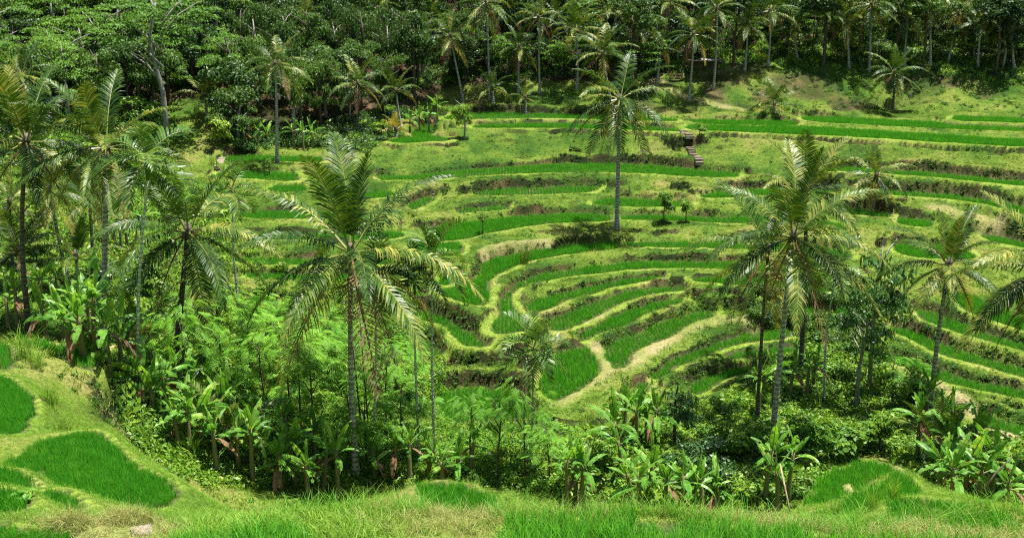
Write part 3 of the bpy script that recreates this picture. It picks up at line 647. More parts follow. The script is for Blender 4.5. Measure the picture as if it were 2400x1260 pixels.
# grass on the bunds and banks
def bank_points(n_per_m2, y0, y1):
    jj, ii = np.where((OWN < 0) & (GY >= y0) & (GY < y1) & (np.abs(GX) < 80))
    px, py = project(np.c_[GX[jj, ii], GY[jj, ii], H[jj, ii]]); k = (px > -150) & (px < 2550) & (py < 1400)
    jj, ii = jj[k], ii[k]; lam = cellA[jj, ii] / np.maximum(NZ[jj, ii], 0.25) * n_per_m2
    cnt = rng.poisson(lam); jj = np.repeat(jj, cnt); ii = np.repeat(ii, cnt); n = len(jj)
    x = XS[ii] + rng.uniform(-0.5, 0.5, n) * np.gradient(XS)[ii]; y = YS[jj] + rng.uniform(-0.5, 0.5, n) * np.gradient(YS)[jj]
    return jj, ii, np.c_[x, y, ground(x, y) - 0.01]
parts = []
for d, a, b_ in ((17.0, 36, 75), (11.0, 75, 105), (7.0, 105, 137)):
    jj, ii, P = bank_points(d, a, b_)
    ringc = RING[jj, ii] > -900; path_c = PATH[jj, ii]; nzc = NZ[jj, ii]; v = VAR[jj, ii, 0]; v2 = VAR[jj, ii, 2]
    u = rng.uniform(0, 1, len(jj))
    var = rng.integers(0, 4, len(jj))
    dry = (v + 0.35 * (u - 0.5) > 0.80) | (path_c > 0.5); var = np.where(dry, 4 + rng.integers(0, 2, len(jj)), var)
    weed = (~ringc) & ((nzc < 0.72) & (v2 + 0.5 * (u - 0.5) < 0.62)) | ((~ringc) & (rng.uniform(0, 1, len(jj)) < 0.05 + 0.10 * (v < 0.42))); var = np.where(weed, 6 + rng.integers(0, 3, len(jj)), var)
    keep = rng.uniform(0, 1, len(jj)) > path_c * 0.75
    s = np.where(weed, rng.uniform(0.3, 0.95, len(jj)), rng.uniform(0.5, 1.0, len(jj)) * (1 + 0.9 * (rng.uniform(0, 1, len(jj)) > 0.9))) * np.where(ringc, 0.62, 1.0)
    parts.append((P[keep], var[keep], s[keep]))
P = np.vstack([q[0] for q in parts]); var = np.concatenate([q[1] for q in parts]); s = np.concatenate([q[2] for q in parts])
print('bank tufts', len(P))
scatter('bank_grass', P, BANK, 9, s, 'short grass and weeds covering the terrace banks', 'grass', tilt=0.2, var=var)
ja, ia, Pa = bank_points(75.0, 14.5, 18.6); jb, ib, Pb = bank_points(130.0, 18.6, 36)
jj = np.r_[ja, jb]; ii = np.r_[ia, ib]; P = np.vstack([Pa, Pb])
v = VAR[jj, ii, 0] + 0.3 * rng.uniform(-0.5, 0.5, len(jj))
fg = (P[:, 2] > -9.9) & (P[:, 1] < 20)
var = np.where((v > (0.85)) | (fg & (v > 0.58)) | (PATH[jj, ii] > 0.4), 3 + rng.integers(0, 3, len(jj)), rng.integers(0, 3, len(jj)))
keep = (rng.uniform(0, 1, len(jj)) > PATH[jj, ii] * 0.7)
print('near tufts', keep.sum())
scatter('near_grass', P[keep], NEARG, 6, rng.uniform(0.5, 1.25, keep.sum()) * (np.where(RING[jj, ii] > -900, 0.75, 1.0) * np.where(P[:, 1] < 18.6, 1.0, 0.45))[keep], 'pale cut grass on the near terrace edges', 'grass', tilt=0.25, var=var[keep])
# long grass along the near edges
tx = np.r_[rng.uniform(420, 1250, 900), rng.uniform(1150, 1900, 350), rng.uniform(1860, 2400, 400), rng.uniform(330, 900, 350)]
ty = np.r_[rng.uniform(1140, 1215, 900), rng.uniform(1175, 1230, 350), rng.uniform(1170, 1260, 400), rng.uniform(1130, 1180, 350)]
P, okk = hit(tx, ty); okk &= P[:, 1] < 19.2
scatter('long_grass', P[okk], TALLG, 4, rng.uniform(0.3, 0.85, okk.sum()), 'long arching grass blades on the near edge', 'grass', tilt=0.2)

# ------------------------------------------------------------------ palms
def frond_mesh(seed, e0, bend, L, nl, leaf_len, leaf_w, droop, mat, vee=0.25, twist=0.0, rib=0.022, ragged=0.0, sweep=0.55):
    """pinnate frond starting at the origin and arching out along +X"""
    r = np.random.default_rng(seed); n = 15; s = np.linspace(0, 1, n); ang = e0 - bend * s ** 1.35
    dx = np.cos(ang); dz = np.sin(ang); x = np.r_[0, np.cumsum((dx[1:] + dx[:-1]) / 2)] * L / (n - 1); z = np.r_[0, np.cumsum((dz[1:] + dz[:-1]) / 2)] * L / (n - 1)
    y = 0.06 * L * np.sin(s * 2.2 + r.uniform(0, 6)) * s * r.uniform(-1, 1)
    path = np.c_[x, y, z]; rad = rib * (1.6 - 1.45 * s)
    V, F = tube(path[::2], rad[::2], 4, False); V = [np.array(v) for v in V]; mi = [1] * len(F)
    for k in range(nl):
        for sg in (1, -1):
            t = 0.13 + 0.86 * (k + 0.5 + 0.3 * r.uniform(-1, 1)) / nl
            if ragged and r.uniform() < ragged: continue
            p = np.array([np.interp(t, s, path[:, c]) for c in range(3)]); a = np.interp(t, s, ang)
            T = np.array([math.cos(a), 0, math.sin(a)]); Nn = np.array([-math.sin(a), 0, math.cos(a)]); S = np.array([0, sg, 0])
            ln = leaf_len * (0.45 + 1.05 * math.sin(math.pi * min(1, (t + 0.12) / 1.12) ** 0.85)) * r.uniform(0.85, 1.1) / 1.35
            if t > 0.9: ln *= 0.85
            sw = sweep + 0.55 * max(0, t - 0.45)
            d0 = S * (1 - 0.35 * t) + T * sw + Nn * (vee + 0.12 * r.normal()); d0 /= np.linalg.norm(d0)
            g = np.array([0, 0, -1.0]) * droop * r.uniform(0.75, 1.25)
            d1 = d0 + g * 0.45; d1 /= np.linalg.norm(d1); d2 = d0 + g * 1.3; d2 /= np.linalg.norm(d2)
            p1 = p + d0 * ln * 0.30; p2 = p1 + d1 * ln * 0.36; p3 = p2 + d2 * ln * 0.34
            W = T * leaf_w
            i = len(V)
            V += [p - W * 0.5, p + W * 0.5, p1 - W, p1 + W, p2 - W * 0.8, p2 + W * 0.8, p3]
            F += [(i, i + 1, i + 3, i + 2), (i + 2, i + 3, i + 5, i + 4), (i + 4, i + 5, i + 6)]; mi += [0, 0, 0]
    return mesh_from('frond', V, F, [mat, M['rachis'] if mat is not M['palm_dead'] else M['palm_dead']], mi)

ELEV = [82, 68, 52, 35, 16, -5, -28, -55]
def frond_set(tagname, L, nl, ll, lw, mat, bends, droops, seeds=2, **kw):
    return {e: [frond_mesh(hash((tagname, e, q)) % 9999 if False else 1000 + 37 * i + q, R(e), R(bends[i]), L, nl, ll, lw, droops[i], mat, **kw) for q in range(seeds)] for i, e in enumerate(ELEV)}
FR = {}
FR['coco'] = frond_set('coco', 1.0, 64, 0.190, 0.0080, M['palm'], [20, 36, 54, 66, 66, 56, 36, 18], [0.22, 0.42, 0.75, 1.05, 1.25, 1.2, 0.9, 0.5], rib=0.0062, sweep=0.65, vee=0.3)
FR['coco_far'] = frond_set('coco_far', 1.0, 34, 0.21, 0.0115, M['palm'], [20, 36, 54, 66, 66, 56, 36, 18], [0.22, 0.42, 0.75, 1.05, 1.25, 1.2, 0.9, 0.5], rib=0.008, sweep=0.65, vee=0.3)
FR['coco_y'] = frond_set('coco_y', 1.0, 40, 0.20, 0.006, M['palm_yellow'], [26, 48, 66, 78, 74, 62, 45, 22], [0.4, 0.6, 0.8, 1.0, 1.1, 1.1, 0.9, 0.6], seeds=1, rib=0.007)
FR['coco_d'] = frond_set('coco_d', 1.0, 34, 0.18, 0.0055, M['palm_dead'], [26, 48, 66, 78, 74, 62, 35, 20], [0.4, 0.6, 0.8, 1.0, 1.1, 1.2, 1.0, 0.5], seeds=1, rib=0.008, ragged=0.2)
FR['areca'] = frond_set('areca', 1.0, 17, 0.34, 0.022, M['areca'], [30, 55, 80, 92, 90, 75, 50, 25], [0.25, 0.35, 0.45, 0.5, 0.5, 0.5, 0.4, 0.3], rib=0.012, vee=0.45)
FR['young'] = frond_set('young', 1.0, 30, 0.24, 0.013, M['palm_yellow'], [26, 48, 66, 78, 74, 62, 45, 22], [0.3, 0.4, 0.5, 0.6, 0.7, 0.7, 0.6, 0.5], seeds=1, rib=0.009)

r_ = np.random.default_rng(3)
nut_v, nut_f = [], []
for i in range(5):
    for k in range(7):
        a = 2 * math.pi * k / 7; ph = math.pi * i / 4
        nut_v.append((math.sin(ph) * math.cos(a), math.sin(ph) * math.sin(a), 1.2 * math.cos(ph)))
for i in range(4):
    for k in range(7):
        nut_f.append((i * 7 + k, i * 7 + (k + 1) % 7, i * 7 + 7 + (k + 1) % 7, i * 7 + 7 + k))
NUT = mesh_from('coconut', nut_v, nut_f, [M['coconut']], smooth=True)

def trunk_mesh(vec, r0, r1, mat, bow=0.05, seed=0, swell=1.5, sides=9, n=22):
    """trunk from the origin to vec, slightly bowed, ringed"""
    r = np.random.default_rng(seed); t = np.linspace(0, 1, n); vec = np.asarray(vec, float); Ln = np.linalg.norm(vec)
    side = np.array([r.normal(), r.normal(), 0]); side /= np.linalg.norm(side)
    P = t[:, None] * vec + np.sin(np.pi * t)[:, None] * side * bow * Ln * r.uniform(-1, 1)
    P[0, 2] -= 0.4
    rad = (r0 + (r1 - r0) * t) * (1 + (swell - 1) * np.exp(-t * Ln / 0.5)) * (1 + 0.05 * (np.arange(n) % 2))
    V, F = tube(P, rad, sides); return mesh_from('trunk', V, F, [mat], smooth=True)

def palm(base, crown, L, label, seed, n=22, kind='coco', r0=0.15, dark=False, nuts=0, dead=2, yellow=1, lo=-60, hi=82, group=None, name='coconut_palm', cat='palm tree', az0=None, skew=1.0):
    r = np.random.default_rng(seed); base = np.asarray(base, float); crown = np.asarray(crown, float)
    e = empty(name, base, label, cat, group)
    top = crown - base
    mat = M['bark_areca'] if kind == 'areca' else (M['bark_palm_dark'] if dark else M['bark_palm'])
    link('trunk', trunk_mesh(top, r0, r0 * 0.62, mat, 0.03, seed, 1.7 if kind != 'areca' else 1.2), e)
    if kind == 'areca':
        V, F = tube([top - np.array([0, 0, 0.05]), top + np.array([0, 0, 0.45]), top + np.array([0, 0, 0.9])], [r0 * 0.8, r0 * 0.95, r0 * 0.4], 7)
        link('crownshaft', mesh_from('crownshaft', V, F, [M['areca']], smooth=True), e); top = top + np.array([0, 0, 0.75])
    else:
        V, F = tube([top - np.array([0, 0, 0.35]), top, top + np.array([0, 0, 0.4])], [r0 * 0.75, r0 * 1.5, r0 * 0.7], 8)
        link('crown_base', mesh_from('crown_base', V, F, [M['bark_palm_dark']], smooth=True), e)
    az = r.uniform(0, 2 * math.pi) if az0 is None else az0
    for i in range(n):
        q = (i + 0.5) / n; el = hi + (lo - hi) * q ** skew + r.normal(0, 5); az += 2.39996 + r.normal(0, 0.16)
        k = min(range(8), key=lambda t: abs(ELEV[t] - el)); key = {'coco': 'coco_far' if base[1] > 75 else 'coco', 'areca': 'areca', 'young': 'young'}[kind]
        if kind == 'coco':
            if i >= n - dead: key = 'coco_d'
            elif i >= n - dead - yellow : key = 'coco_y'
        ms = FR[key][ELEV[k]]; me = ms[r.integers(0, len(ms))]
        out_ = np.array([math.cos(az), math.sin(az), 0]) * r0 * 0.8
        sc = L * (1.18 if kind == 'coco' else 1.1) * r.uniform(0.86, 1.08) * (0.8 if el > 75 else 1.0)
        link('frond', me, e, top + out_ + np.array([0, 0, 0.12 - 0.3 * q]), (r.normal(0, 0.14), R(ELEV[k] - el) * 0.6, az), sc)
    for i in range(nuts):
        a = r.uniform(0, 2 * math.pi); rr = r0 * 2.0
        link('coconut', NUT, e, top + np.array([math.cos(a) * rr, math.sin(a) * rr, -0.15 - r.uniform(0, 0.45)]), (r.uniform(0, 1), r.uniform(0, 1), 0), 0.13 * r.uniform(0.8, 1.15))
    return e
def palm_px(bpx, bpy, d, cpx, cpy, L, label, seed, dc=None, **kw):
    b = at_y(bpx, bpy, d); b[2] = float(ground(b[0], b[1])); c = at_y(cpx, cpy, d if dc is None else dc)
    return palm(b, c, L, label, seed, **kw)

BIG = 'tall coconut palms rising from the ravine'
palm_px(835,1130,44, 822,590, 5.3, 'large coconut palm with coconuts and a brown hanging frond, in front of the terraces', 1, n=20, r0=0.15, nuts=9, dead=3, yellow=2, group=BIG, skew=0.9)
palm_px(415,960,49, 440,540, 4.3, 'thick-crowned coconut palm with long drooping fronds left of the main palm', 2, n=20, r0=0.17, dark=True, nuts=8, dead=3, yellow=0, group=BIG, skew=0.8)
palm_px(240,812,51, 247,345, 4.1, 'coconut palm with straight grey trunk, second from the left edge', 3, n=19, r0=0.17, nuts=3, dead=2, group=BIG)
palm_px(70,780,52, 62,330, 4.0, 'coconut palm with dark trunk at the far left edge', 4, n=19, r0=0.15, dark=True, nuts=3, dead=2, group=BIG)
palm_px(1445,562,86, 1453,232, 4.6, 'lone tall coconut palm with thin grey trunk standing on the middle terrace', 5, n=21, r0=0.20, nuts=3, dead=2, yellow=0, lo=-72, skew=0.75)
palm_px(1805,1090,47, 1858,555, 4.3, 'large coconut palm with pale trunk on the right of the ravine', 6, n=20, r0=0.155, nuts=6, dead=2, yellow=1, group=BIG, skew=0.85)
palm_px(1775,975,54, 1800,590, 3.9, 'dark-trunked coconut palm half hidden behind the large right palm', 7, n=14, r0=0.11, dark=True, nuts=3, dead=3, group=BIG, lo=-70)
palm_px(1882,790,62, 1890,450, 4.0, 'coconut palm with upright fronds behind the large right palm', 8, n=18, r0=0.16, dark=True, dead=1, group=BIG)
palm_px(2046,492,93, 2055,412, 3.1, 'short coconut palm with hanging fronds on the right slope', 9, n=20, r0=0.18, dark=True, dead=2, lo=-75, skew=0.8)
palm_px(2183,945,55, 2224,620, 3.3, 'coconut palm with one long brown frond hanging down its trunk', 10, n=22, r0=0.15, nuts=2, dead=2, yellow=2, group=BIG)
palm_px(2490,960,46, 2462,640, 4.4, 'dark coconut palm crown cut off by the right picture edge', 12, n=24, r0=0.17, dark=True, nuts=2, dead=2, group=BIG, skew=0.85)
palm_px(650,397,105, 645,150, 3.4, 'slim coconut palm standing on the left shelf before the forest', 13, n=18, r0=0.17, dead=2, lo=-50)
palm_px(45,300,100, 48,175, 3.1, 'low dark coconut palm behind the far left palms', 14, n=18, r0=0.16, dark=True, dead=1)
palm_px(165,670,61, 115,445, 2.7, 'coconut palm with a curved leaning trunk in the left grove', 15, n=18, r0=0.13, dead=2, lo=-65)
palm_px(215,640,66, 210,470, 2.6, 'small coconut palm behind the second palm from the left', 16, n=16, r0=0.13, dark=True, dead=2)
palm_px(30,640,66, 22,470, 2.4, 'small coconut palm at the left edge below the big crowns', 17, n=16, r0=0.12, dark=True, dead=2)
palm_px(45,640,60, 42,585, 2.6, 'young coconut palm low in the left grove near the edge', 18, n=14, r0=0.12, dead=1, lo=-20)
palm_px(180,640,60, 178,600, 2.9, 'young coconut palm with upright fronds between two left trunks', 19, n=12, r0=0.12, dead=0, lo=5, yellow=0)
palm_px(320,860,46, 322,800, 3.0, 'young arching palm beside the white leaning trunk', 20, n=9, r0=0.10, dead=0, lo=15, yellow=1)
palm_px(535,1040,42, 535,1020, 2.5, 'trunkless young coconut palm among the bananas', 21, n=9, r0=0.12, dead=0, lo=22, hi=80, yellow=0)
palm_px(2200,1070,46, 2198,1040, 2.6, 'trunkless young coconut palm with stiff upright fronds at right', 22, n=9, r0=0.12, dead=0, lo=15, hi=84, yellow=1)
# slender areca palms
ARE = 'slender areca palms with pale ringed trunks'
palm_px(982,1020,46, 972,690, 1.9, 'thin white areca trunk, left one of a close pair', 31, n=9, kind='areca', r0=0.065, lo=-35, name='areca_palm', group=ARE)
palm_px(1018,1012,46, 1012,640, 2.2, 'thin white areca trunk, right one of a close pair', 32, n=10, kind='areca', r0=0.07, lo=-40, name='areca_palm', group=ARE)
palm_px(872,1085,45, 879,680, 2.2, 'dark thin areca palm just right of the main palm', 33, n=10, kind='areca', r0=0.06, lo=-45, name='areca_palm', group=ARE)
palm_px(1246,1075,46, 1250,850, 2.0, 'low areca palm with a full crown in front of the big paddy', 34, n=13, kind='areca', r0=0.06, lo=-45, name='areca_palm', group=ARE)
palm_px(322,915,41.5, 346,420, 2.2, 'tall areca palm with white leaning trunk and red fruit', 35, n=11, kind='areca', r0=0.075, lo=-50, name='areca_palm', group=ARE)
palm_px(572,800,58, 545,470, 2.2, 'areca palm with thin curved trunk between the two big left palms', 36, n=9, kind='areca', r0=0.075, lo=-45, name='areca_palm', group=ARE)
palm_px(1940,850,58, 1955,660, 2.3, 'areca palm with bushy crown right of the large right palm', 37, n=11, kind='areca', r0=0.075, lo=-55, name='areca_palm', group=ARE)
# palms of the forest edge
EDGE = 'palms along the forest edge'
for q, (bx_, by_, d, cx_, cy_, L, lab, kw) in enumerate([
 (1086,200,133, 1055,85, 3.9, 'leaning forest-edge palm with bright crown above the grassy bank', dict(n=18)),
 (1146,190,134, 1138,5, 4.2, 'tall straight forest-edge palm cut by the top edge, left of centre', dict(n=18, lo=-70)),
 (1215,195,135, 1216,110, 3.2, 'low forest-edge palm between two taller ones', dict(n=16)),
 (1265,195,135, 1262,40, 3.2, 'thin-trunked forest-edge palm behind the low one', dict(n=15)),
 (1352,195,135, 1350,70, 4.0, 'forest-edge palm with wide spreading fronds', dict(n=18, lo=-25)),
 (1438,250,129, 1412,125, 4.0, 'bushy palm directly behind the lone tall palm', dict(n=20, lo=-40)),
 (1485,185,136, 1482,50, 4.2, 'forest-edge palm above the bushy palm, long drooping fronds', dict(n=18)),
 (1615,225,132, 1626,80, 3.6, 'palm on the bank beside the footpath and bench', dict(n=18)),
 (1672,205,134, 1680,20, 3.4, 'tall thin palm right of the footpath palm', dict(n=16)),
 (1745,175,138, 1752,55, 3.6, 'palm in the trees above the path end', dict(n=17)),
 (1930,150,139, 1938,35, 3.2, 'dark palm on the grassy knob at right', dict(n=15, dark=True)),
 (2038,165,137, 2042,10, 4.2, 'tall straight palm cut by the top edge at right', dict(n=18, lo=-70)),
 (2180,160,137, 2182,-15, 4.0, 'tall thin pale trunk at right, crown above the frame', dict(n=16)),
 (2222,145,138, 2246,30, 3.4, 'leaning palm with yellowish fronds at upper right', dict(n=16, yellow=3)),
 (2090,272,128, 2096,170, 3.6, 'palm leaning on the shaded bank at right', dict(n=18, dark=True)),
 (1815,275,127, 1815,245, 3.2, 'short bushy palm with orange-tipped fronds on the upper bank', dict(n=16, lo=-25, kind='coco', yellow=5, dead=0)),
 (940,262,124, 928,212, 3.0, 'young palm with tall upright fronds beside the corner paddy', dict(n=14, lo=-20, dead=1)),
 (928,322,117, 928,302, 2.3, 'small yellow-green palm at the tip of the corner paddy', dict(n=12, lo=5, kind='young')),
 (1156,235,132, 1154,205, 2.6, 'young palm on the shaded grassy bank', dict(n=12, lo=-10, dead=0)),
 (1232,265,130, 1230,228, 1.9, 'tiny palm on the bank above the back rice strip', dict(n=9, lo=-10, dead=0)),
 (485,262,117, 480,222, 2.9, 'small palm on the left hillside clearing', dict(n=13, lo=-15, dead=1)),
 (835,300,119, 838,195, 3.4, 'dark shaded palm at the forest mouth', dict(n=15, dark=True)),
 (275,90,135, 282,40, 3.2, 'palm crown among the upper left trees', dict(n=15, dark=True)),
 (1540,190,136, 1548,110, 3.0, 'small palm left of the bench', dict(n=14)),
 (1000,150,142, 1005,40, 3.4, 'palm among the trees above the leaning forest-edge palm', dict(n=16, lo=-50)),
 (1200,140,144, 1195,20, 3.6, 'palm behind the tall straight forest-edge palm', dict(n=16, lo=-50)),
 (1310,150,142, 1305,35, 3.6, 'palm left of the wide-fronded forest palm, deeper in', dict(n=16, lo=-50)),
 (1420,150,142, 1425,15, 3.8, 'high palm behind the bushy palm', dict(n=17, lo=-50)),
 (1560,140,143, 1570,5, 3.8, 'high palm behind the bench', dict(n=17, lo=-50)),
 (1800,150,139, 1805,25, 3.8, 'palm with full crown over the path end bank', dict(n=17, lo=-50)),
 (1870,140,141, 1862,60, 3.4, 'lower palm beside the dark knob palm', dict(n=16, lo=-50)),
 (1990,160,138, 1985,55, 3.4, 'palm on the bank left of the tall straight right palm', dict(n=16, lo=-50)),
 (2120,165,137, 2128,40, 3.8, 'palm between the two tallest right palms', dict(n=17, lo=-50)),
 (2290,170,136, 2300,50, 3.8, 'palm in the upper right corner, left of two', dict(n=17, lo=-50)),
 (2375,180,135, 2370,30, 3.8, 'palm in the upper right corner, right of two', dict(n=17, lo=-50)),
 (720,120,138, 715,35, 3.4, 'palm crown above the bamboo plumes', dict(n=15, lo=-50)),
 (440,80,138, 445,20, 3.2, 'palm crown behind the pale-trunked tree', dict(n=15, lo=-50)),
 (880,120,142, 885,20, 3.4, 'palm crown above the forest mouth', dict(n=15, lo=-50)),
]):
    kw = dict(kw); kind = kw.pop('kind', 'coco')
    palm_px(bx_, by_, d, cx_, cy_, L, lab, 50 + q, kind=kind, r0=0.16, group=EDGE, **kw)

# ------------------------------------------------------------------ banana plants
def banana_leaf(seed, e0, bend, L, Wd, mat):
    r = np.random.default_rng(seed); n = 11; s = np.linspace(0, 1, n); ang = e0 - bend * s ** 1.5
    x = np.r_[0, np.cumsum(np.cos(ang[1:]))] * L / (n - 1); z = np.r_[0, np.cumsum(np.sin(ang[1:]))] * L / (n - 1)
    V, F = tube(np.c_[x, np.zeros(n), z][::2], 0.022 * L / 1.8 * (1.5 - 1.2 * s[::2]), 4, False); V = [np.array(v) for v in V]; mi = [1] * len(F)
    for sg in (1, -1):
        for k in range(1, n - 1):
            if r.uniform() < 0.10: continue
            a0, a1 = s[k], s[k + 1] - (0.02 if r.uniform() < 0.5 else 0.0)
            def prof(t): return Wd * (max(0.0, math.sin(math.pi * min(1, max(0, (t - 0.08) / 0.93)) ** 0.75)) ** 0.55)
            dr = 0.10 + 0.35 * r.uniform()                       # how far this torn strip hangs
            p0 = np.array([x[k], 0, z[k]]); p1 = np.array([x[k + 1], 0, z[k + 1]])
            i = len(V)
            for p, t in ((p0, a0), (p1, a1)):
                wd = prof(t); up = np.array([-math.sin(ang[k]), 0, math.cos(ang[k])])
                V += [p, p + np.array([0, sg * wd * 0.55, 0]) + up * wd * 0.22 + np.array([0.03, 0, 0]), p + np.array([0.10 * L * 0.3, sg * wd * 0.95, 0]) + up * wd * 0.1 - np.array([0, 0, wd * dr])]
            F += [(i, i + 1, i + 4, i + 3), (i + 1, i + 2, i + 5, i + 4)]; mi += [0, 0]
    return mesh_from('leaf', V, F, [mat, M['rachis']], mi)
BL = [[banana_leaf(300 + 10 * i + q, R(e), R(b), 1.0, 0.115, M['banana']) for q in range(3)] for i, (e, b) in enumerate([(86, 14), (74, 30), (60, 52), (42, 75), (18, 70)])]
BLD = banana_leaf(399, R(-30), R(45), 0.8, 0.10, M['palm_dead'])
def banana(base, h, label, seed, group='banana plants of the ravine', n=8, L=2.0):
    r = np.random.default_rng(seed); e = empty('banana_plant', base, label, 'banana plant', group)
    top = np.array([r.normal(0, 0.12), r.normal(0, 0.12), h])
    link('stem', trunk_mesh(top, 0.13, 0.07, M['stalk'], 0.02, seed, 1.2, 7, 7), e)
    az = r.uniform(0, 6.28)
    for i in range(n):
        k = min(4, int(5 * (i / n) ** 0.9 + r.uniform(0, 0.7))); az += 2.4 + r.normal(0, 0.3)
        me = BL[k][r.integers(0, 3)]
        link('leaf', me, e, top + np.array([0, 0, -0.05 * i]), (r.normal(0, 0.3), r.normal(0, 0.12), az), 0.78 * L * r.uniform(0.6, 1.15))
    if r.uniform() < 0.6:
        link('dead_leaf', BLD, e, top - np.array([0, 0, 0.3]), (0, 0, r.uniform(0, 6)), L * 0.9)
    return e
ORD = ['leftmost', 'second from left', 'third from left', 'fourth from left', 'fifth from left', 'sixth from left', 'seventh from left', 'eighth from left', 'ninth from left', 'tenth from left', 'eleventh from left', 'twelfth from left', 'thirteenth from left', 'fourteenth from left', 'fifteenth from left', 'sixteenth from left', 'seventeenth from left', 'eighteenth from left', 'nineteenth from left', 'twentieth from left', 'twenty-first from left', 'twenty-second from left', 'twenty-third from left', 'twenty-fourth from left', 'twenty-fifth from left', 'twenty-sixth from left', 'twenty-seventh from left', 'twenty-eighth from left', 'twenty-ninth from left', 'thirtieth from left']
def pick(region, n, seed, mind=0.0):
    """n ground points inside a pixel rectangle, sorted from left to right"""
    r = np.random.default_rng(seed); x0, y0, x1, y1 = region; out = []
    for _ in range(2000):
        if len(out) >= n: break
        a, b = r.uniform(x0, x1), r.uniform(y0, y1); P, ok = hit([a], [b])
        if not ok[0]: continue
        P = P[0]
        j = np.clip(np.searchsorted(YS, P[1]), 0, NY - 1); i = np.clip(np.searchsorted(XS, P[0]), 0, NX - 1)
        if OWN[j, i] >= 0: continue
        if all(np.hypot(*(P[:2] - q[1][:2])) > mind for q in out): out.append((a, P))
    return [q[1] for q in sorted(out, key=lambda t: t[0])]
def at_px(px, py, d):
    b = at_y(px, py, d); b[2] = float(ground(b[0], b[1])); return b
bs = 0
def banana_row(spots, where, h=(1.6, 2.6), L=2.0, seed=0, n=8):
    global bs
    spots = sorted(spots, key=lambda t: t[0] / t[2] if False else t[0])
    for i, (px, py, d) in enumerate(spots):
        bs += 1; r = random.Random(seed * 100 + i)
        banana(at_px(px, py, d), r.uniform(*h), 'banana plant, %s %s' % (ORD[i], where), 500 + bs, L=L, n=n)
banana_row([(175,900,40),(205,915,39.5),(235,920,40.5),(262,925,40),(190,880,43),(292,935,41),(225,895,43)], 'in the light clump by the near left paddy', (1.7, 2.6), 2.3, 1, 9)
banana_row([(335,1010,41),(362,1030,40.5),(395,1050,41),(420,1060,40),(448,1085,40.5),(480,1100,41),(508,1110,40),(430,1105,44),(465,1112,45),(500,1125,44),(540,1130,43)], 'in the grove right of the tongue-shaped paddy', (1.3, 2.5), 2.1, 2)
banana_row([(560,1110,41),(592,1120,40.5),(622,1118,42),(655,1120,40.5),(690,1122,41.5),(720,1120,40.5),(755,1125,42),(790,1125,41),(545,1075,44),(610,1080,45),(680,1085,45),(740,1090,45)], 'in the dark grove left of the main palm foot', (1.3, 2.6), 2.2, 3, 9)
banana_row([(880,1110,44),(925,1095,44),(960,1100,43.5),(1000,1100,44),(1038,1100,43.5),(1070,1100,44),(1100,1095,44.5)], 'in the row below the pair of white trunks', (1.1, 2.2), 1.9, 4)
banana_row([(1330,1165,40),(1348,1165,41),(1365,1160,40.5)], 'in the bright group at the lower middle', (1.8, 2.6), 1.9, 5)
banana_row([(1480,1165,41),(1500,1172,40),(1520,1160,42),(1460,1150,43),(1555,1160,41)], 'in the group right of the lower middle', (1.4, 2.4), 2.0, 6)
banana_row([(1440,1060,47),(1465,1055,48),(1490,1060,47.5),(1515,1055,48),(1540,1050,48)], 'in the clump before the dark leafy shrub tree', (1.5, 2.3), 2.2, 7, 9)
banana_row([(1620,1160,41),(1650,1165,40.5),(1685,1160,41),(1605,1170,40)], 'in the group left of the pale right trunk', (1.2, 2.1), 2.0, 8)
banana_row([(1795,1140,42),(1825,1140,41),(1850,1130,42)], 'at the foot of the pale right trunk', (1.4, 2.4), 1.9, 9)
banana_row([(1780,950,56),(1815,930,57),(1850,925,58),(1890,930,58),(1905,910,60)], 'in the shade between the right trunks', (1.5, 2.6), 2.0, 10)
banana_row([(2200,1150,42),(2235,1155,41),(2262,1150,42),(2295,1160,41),(2325,1155,42),(2360,1170,40),(2150,1095,47),(2215,1110,45),(2280,1115,45)], 'in the grove behind the right knoll', (1.3, 2.6), 2.3, 11, 9)
banana_row([(2168,960,54),(2200,975,53),(2235,985,53)], 'beside the foot of the brown-frond palm', (1.3, 2.2), 1.8, 12)
banana_row([(285,590,76),(300,585,77),(318,590,75),(270,580,78),(335,580,78)], 'in the clump behind the left palms', (2.0, 3.2), 2.1, 13, 7)
banana_row([(150,800,50),(188,815,48),(40,760,52),(20,765,52),(110,790,49)], 'along the back of the far left paddies', (1.5, 2.6), 2.0, 14)
banana_row([(605,340,112),(625,338,112),(690,330,113),(712,335,112),(735,330,113),(575,345,112)], 'at the forest foot on the left shelf', (1.8, 2.6), 2.2, 15, 7)
banana_row([(960,285,121),(985,282,122),(1005,285,121),(1025,280,122)], 'in the dark clump behind the corner paddy', (1.6, 2.6), 2.2, 16, 7)
banana_row([(140,700,60),(205,740,55),(95,720,58),(300,770,52)], 'scattered under the left palms', (1.2, 2.2), 1.9, 17, 7)

# ------------------------------------------------------------------ broadleaf and feathery trees
def crown_clumps(seed, blobs, n, leaf, mat, name='crown', aspect=0.5, up=0.5, hollow=0.55):
    """leaf-sized faces in several overlapping clumps; blobs: (x,y,z,rx,rz)"""
    r = np.random.default_rng(seed); blobs = np.array(blobs, float); wts = blobs[:, 3] ** 2; wts /= wts.sum()
    b = blobs[r.choice(len(blobs), n, p=wts)]
    d = r.normal(size=(n, 3)); d /= np.linalg.norm(d, axis=1)[:, None]; d[:, 2] = np.where(d[:, 2] < -0.25, -d[:, 2] * 0.6, d[:, 2])
    rad = r.uniform(hollow, 1.05, (n, 1))
    c = b[:, :3] + d * rad * np.c_[b[:, 3], b[:, 3], b[:, 4]]
    return leaf_cards(c, d * 0.7 + np.array([0, 0, up]) + r.normal(0, 0.45, (n, 3)), leaf * r.uniform(0.6, 1.3, n), r, mat, aspect, name)
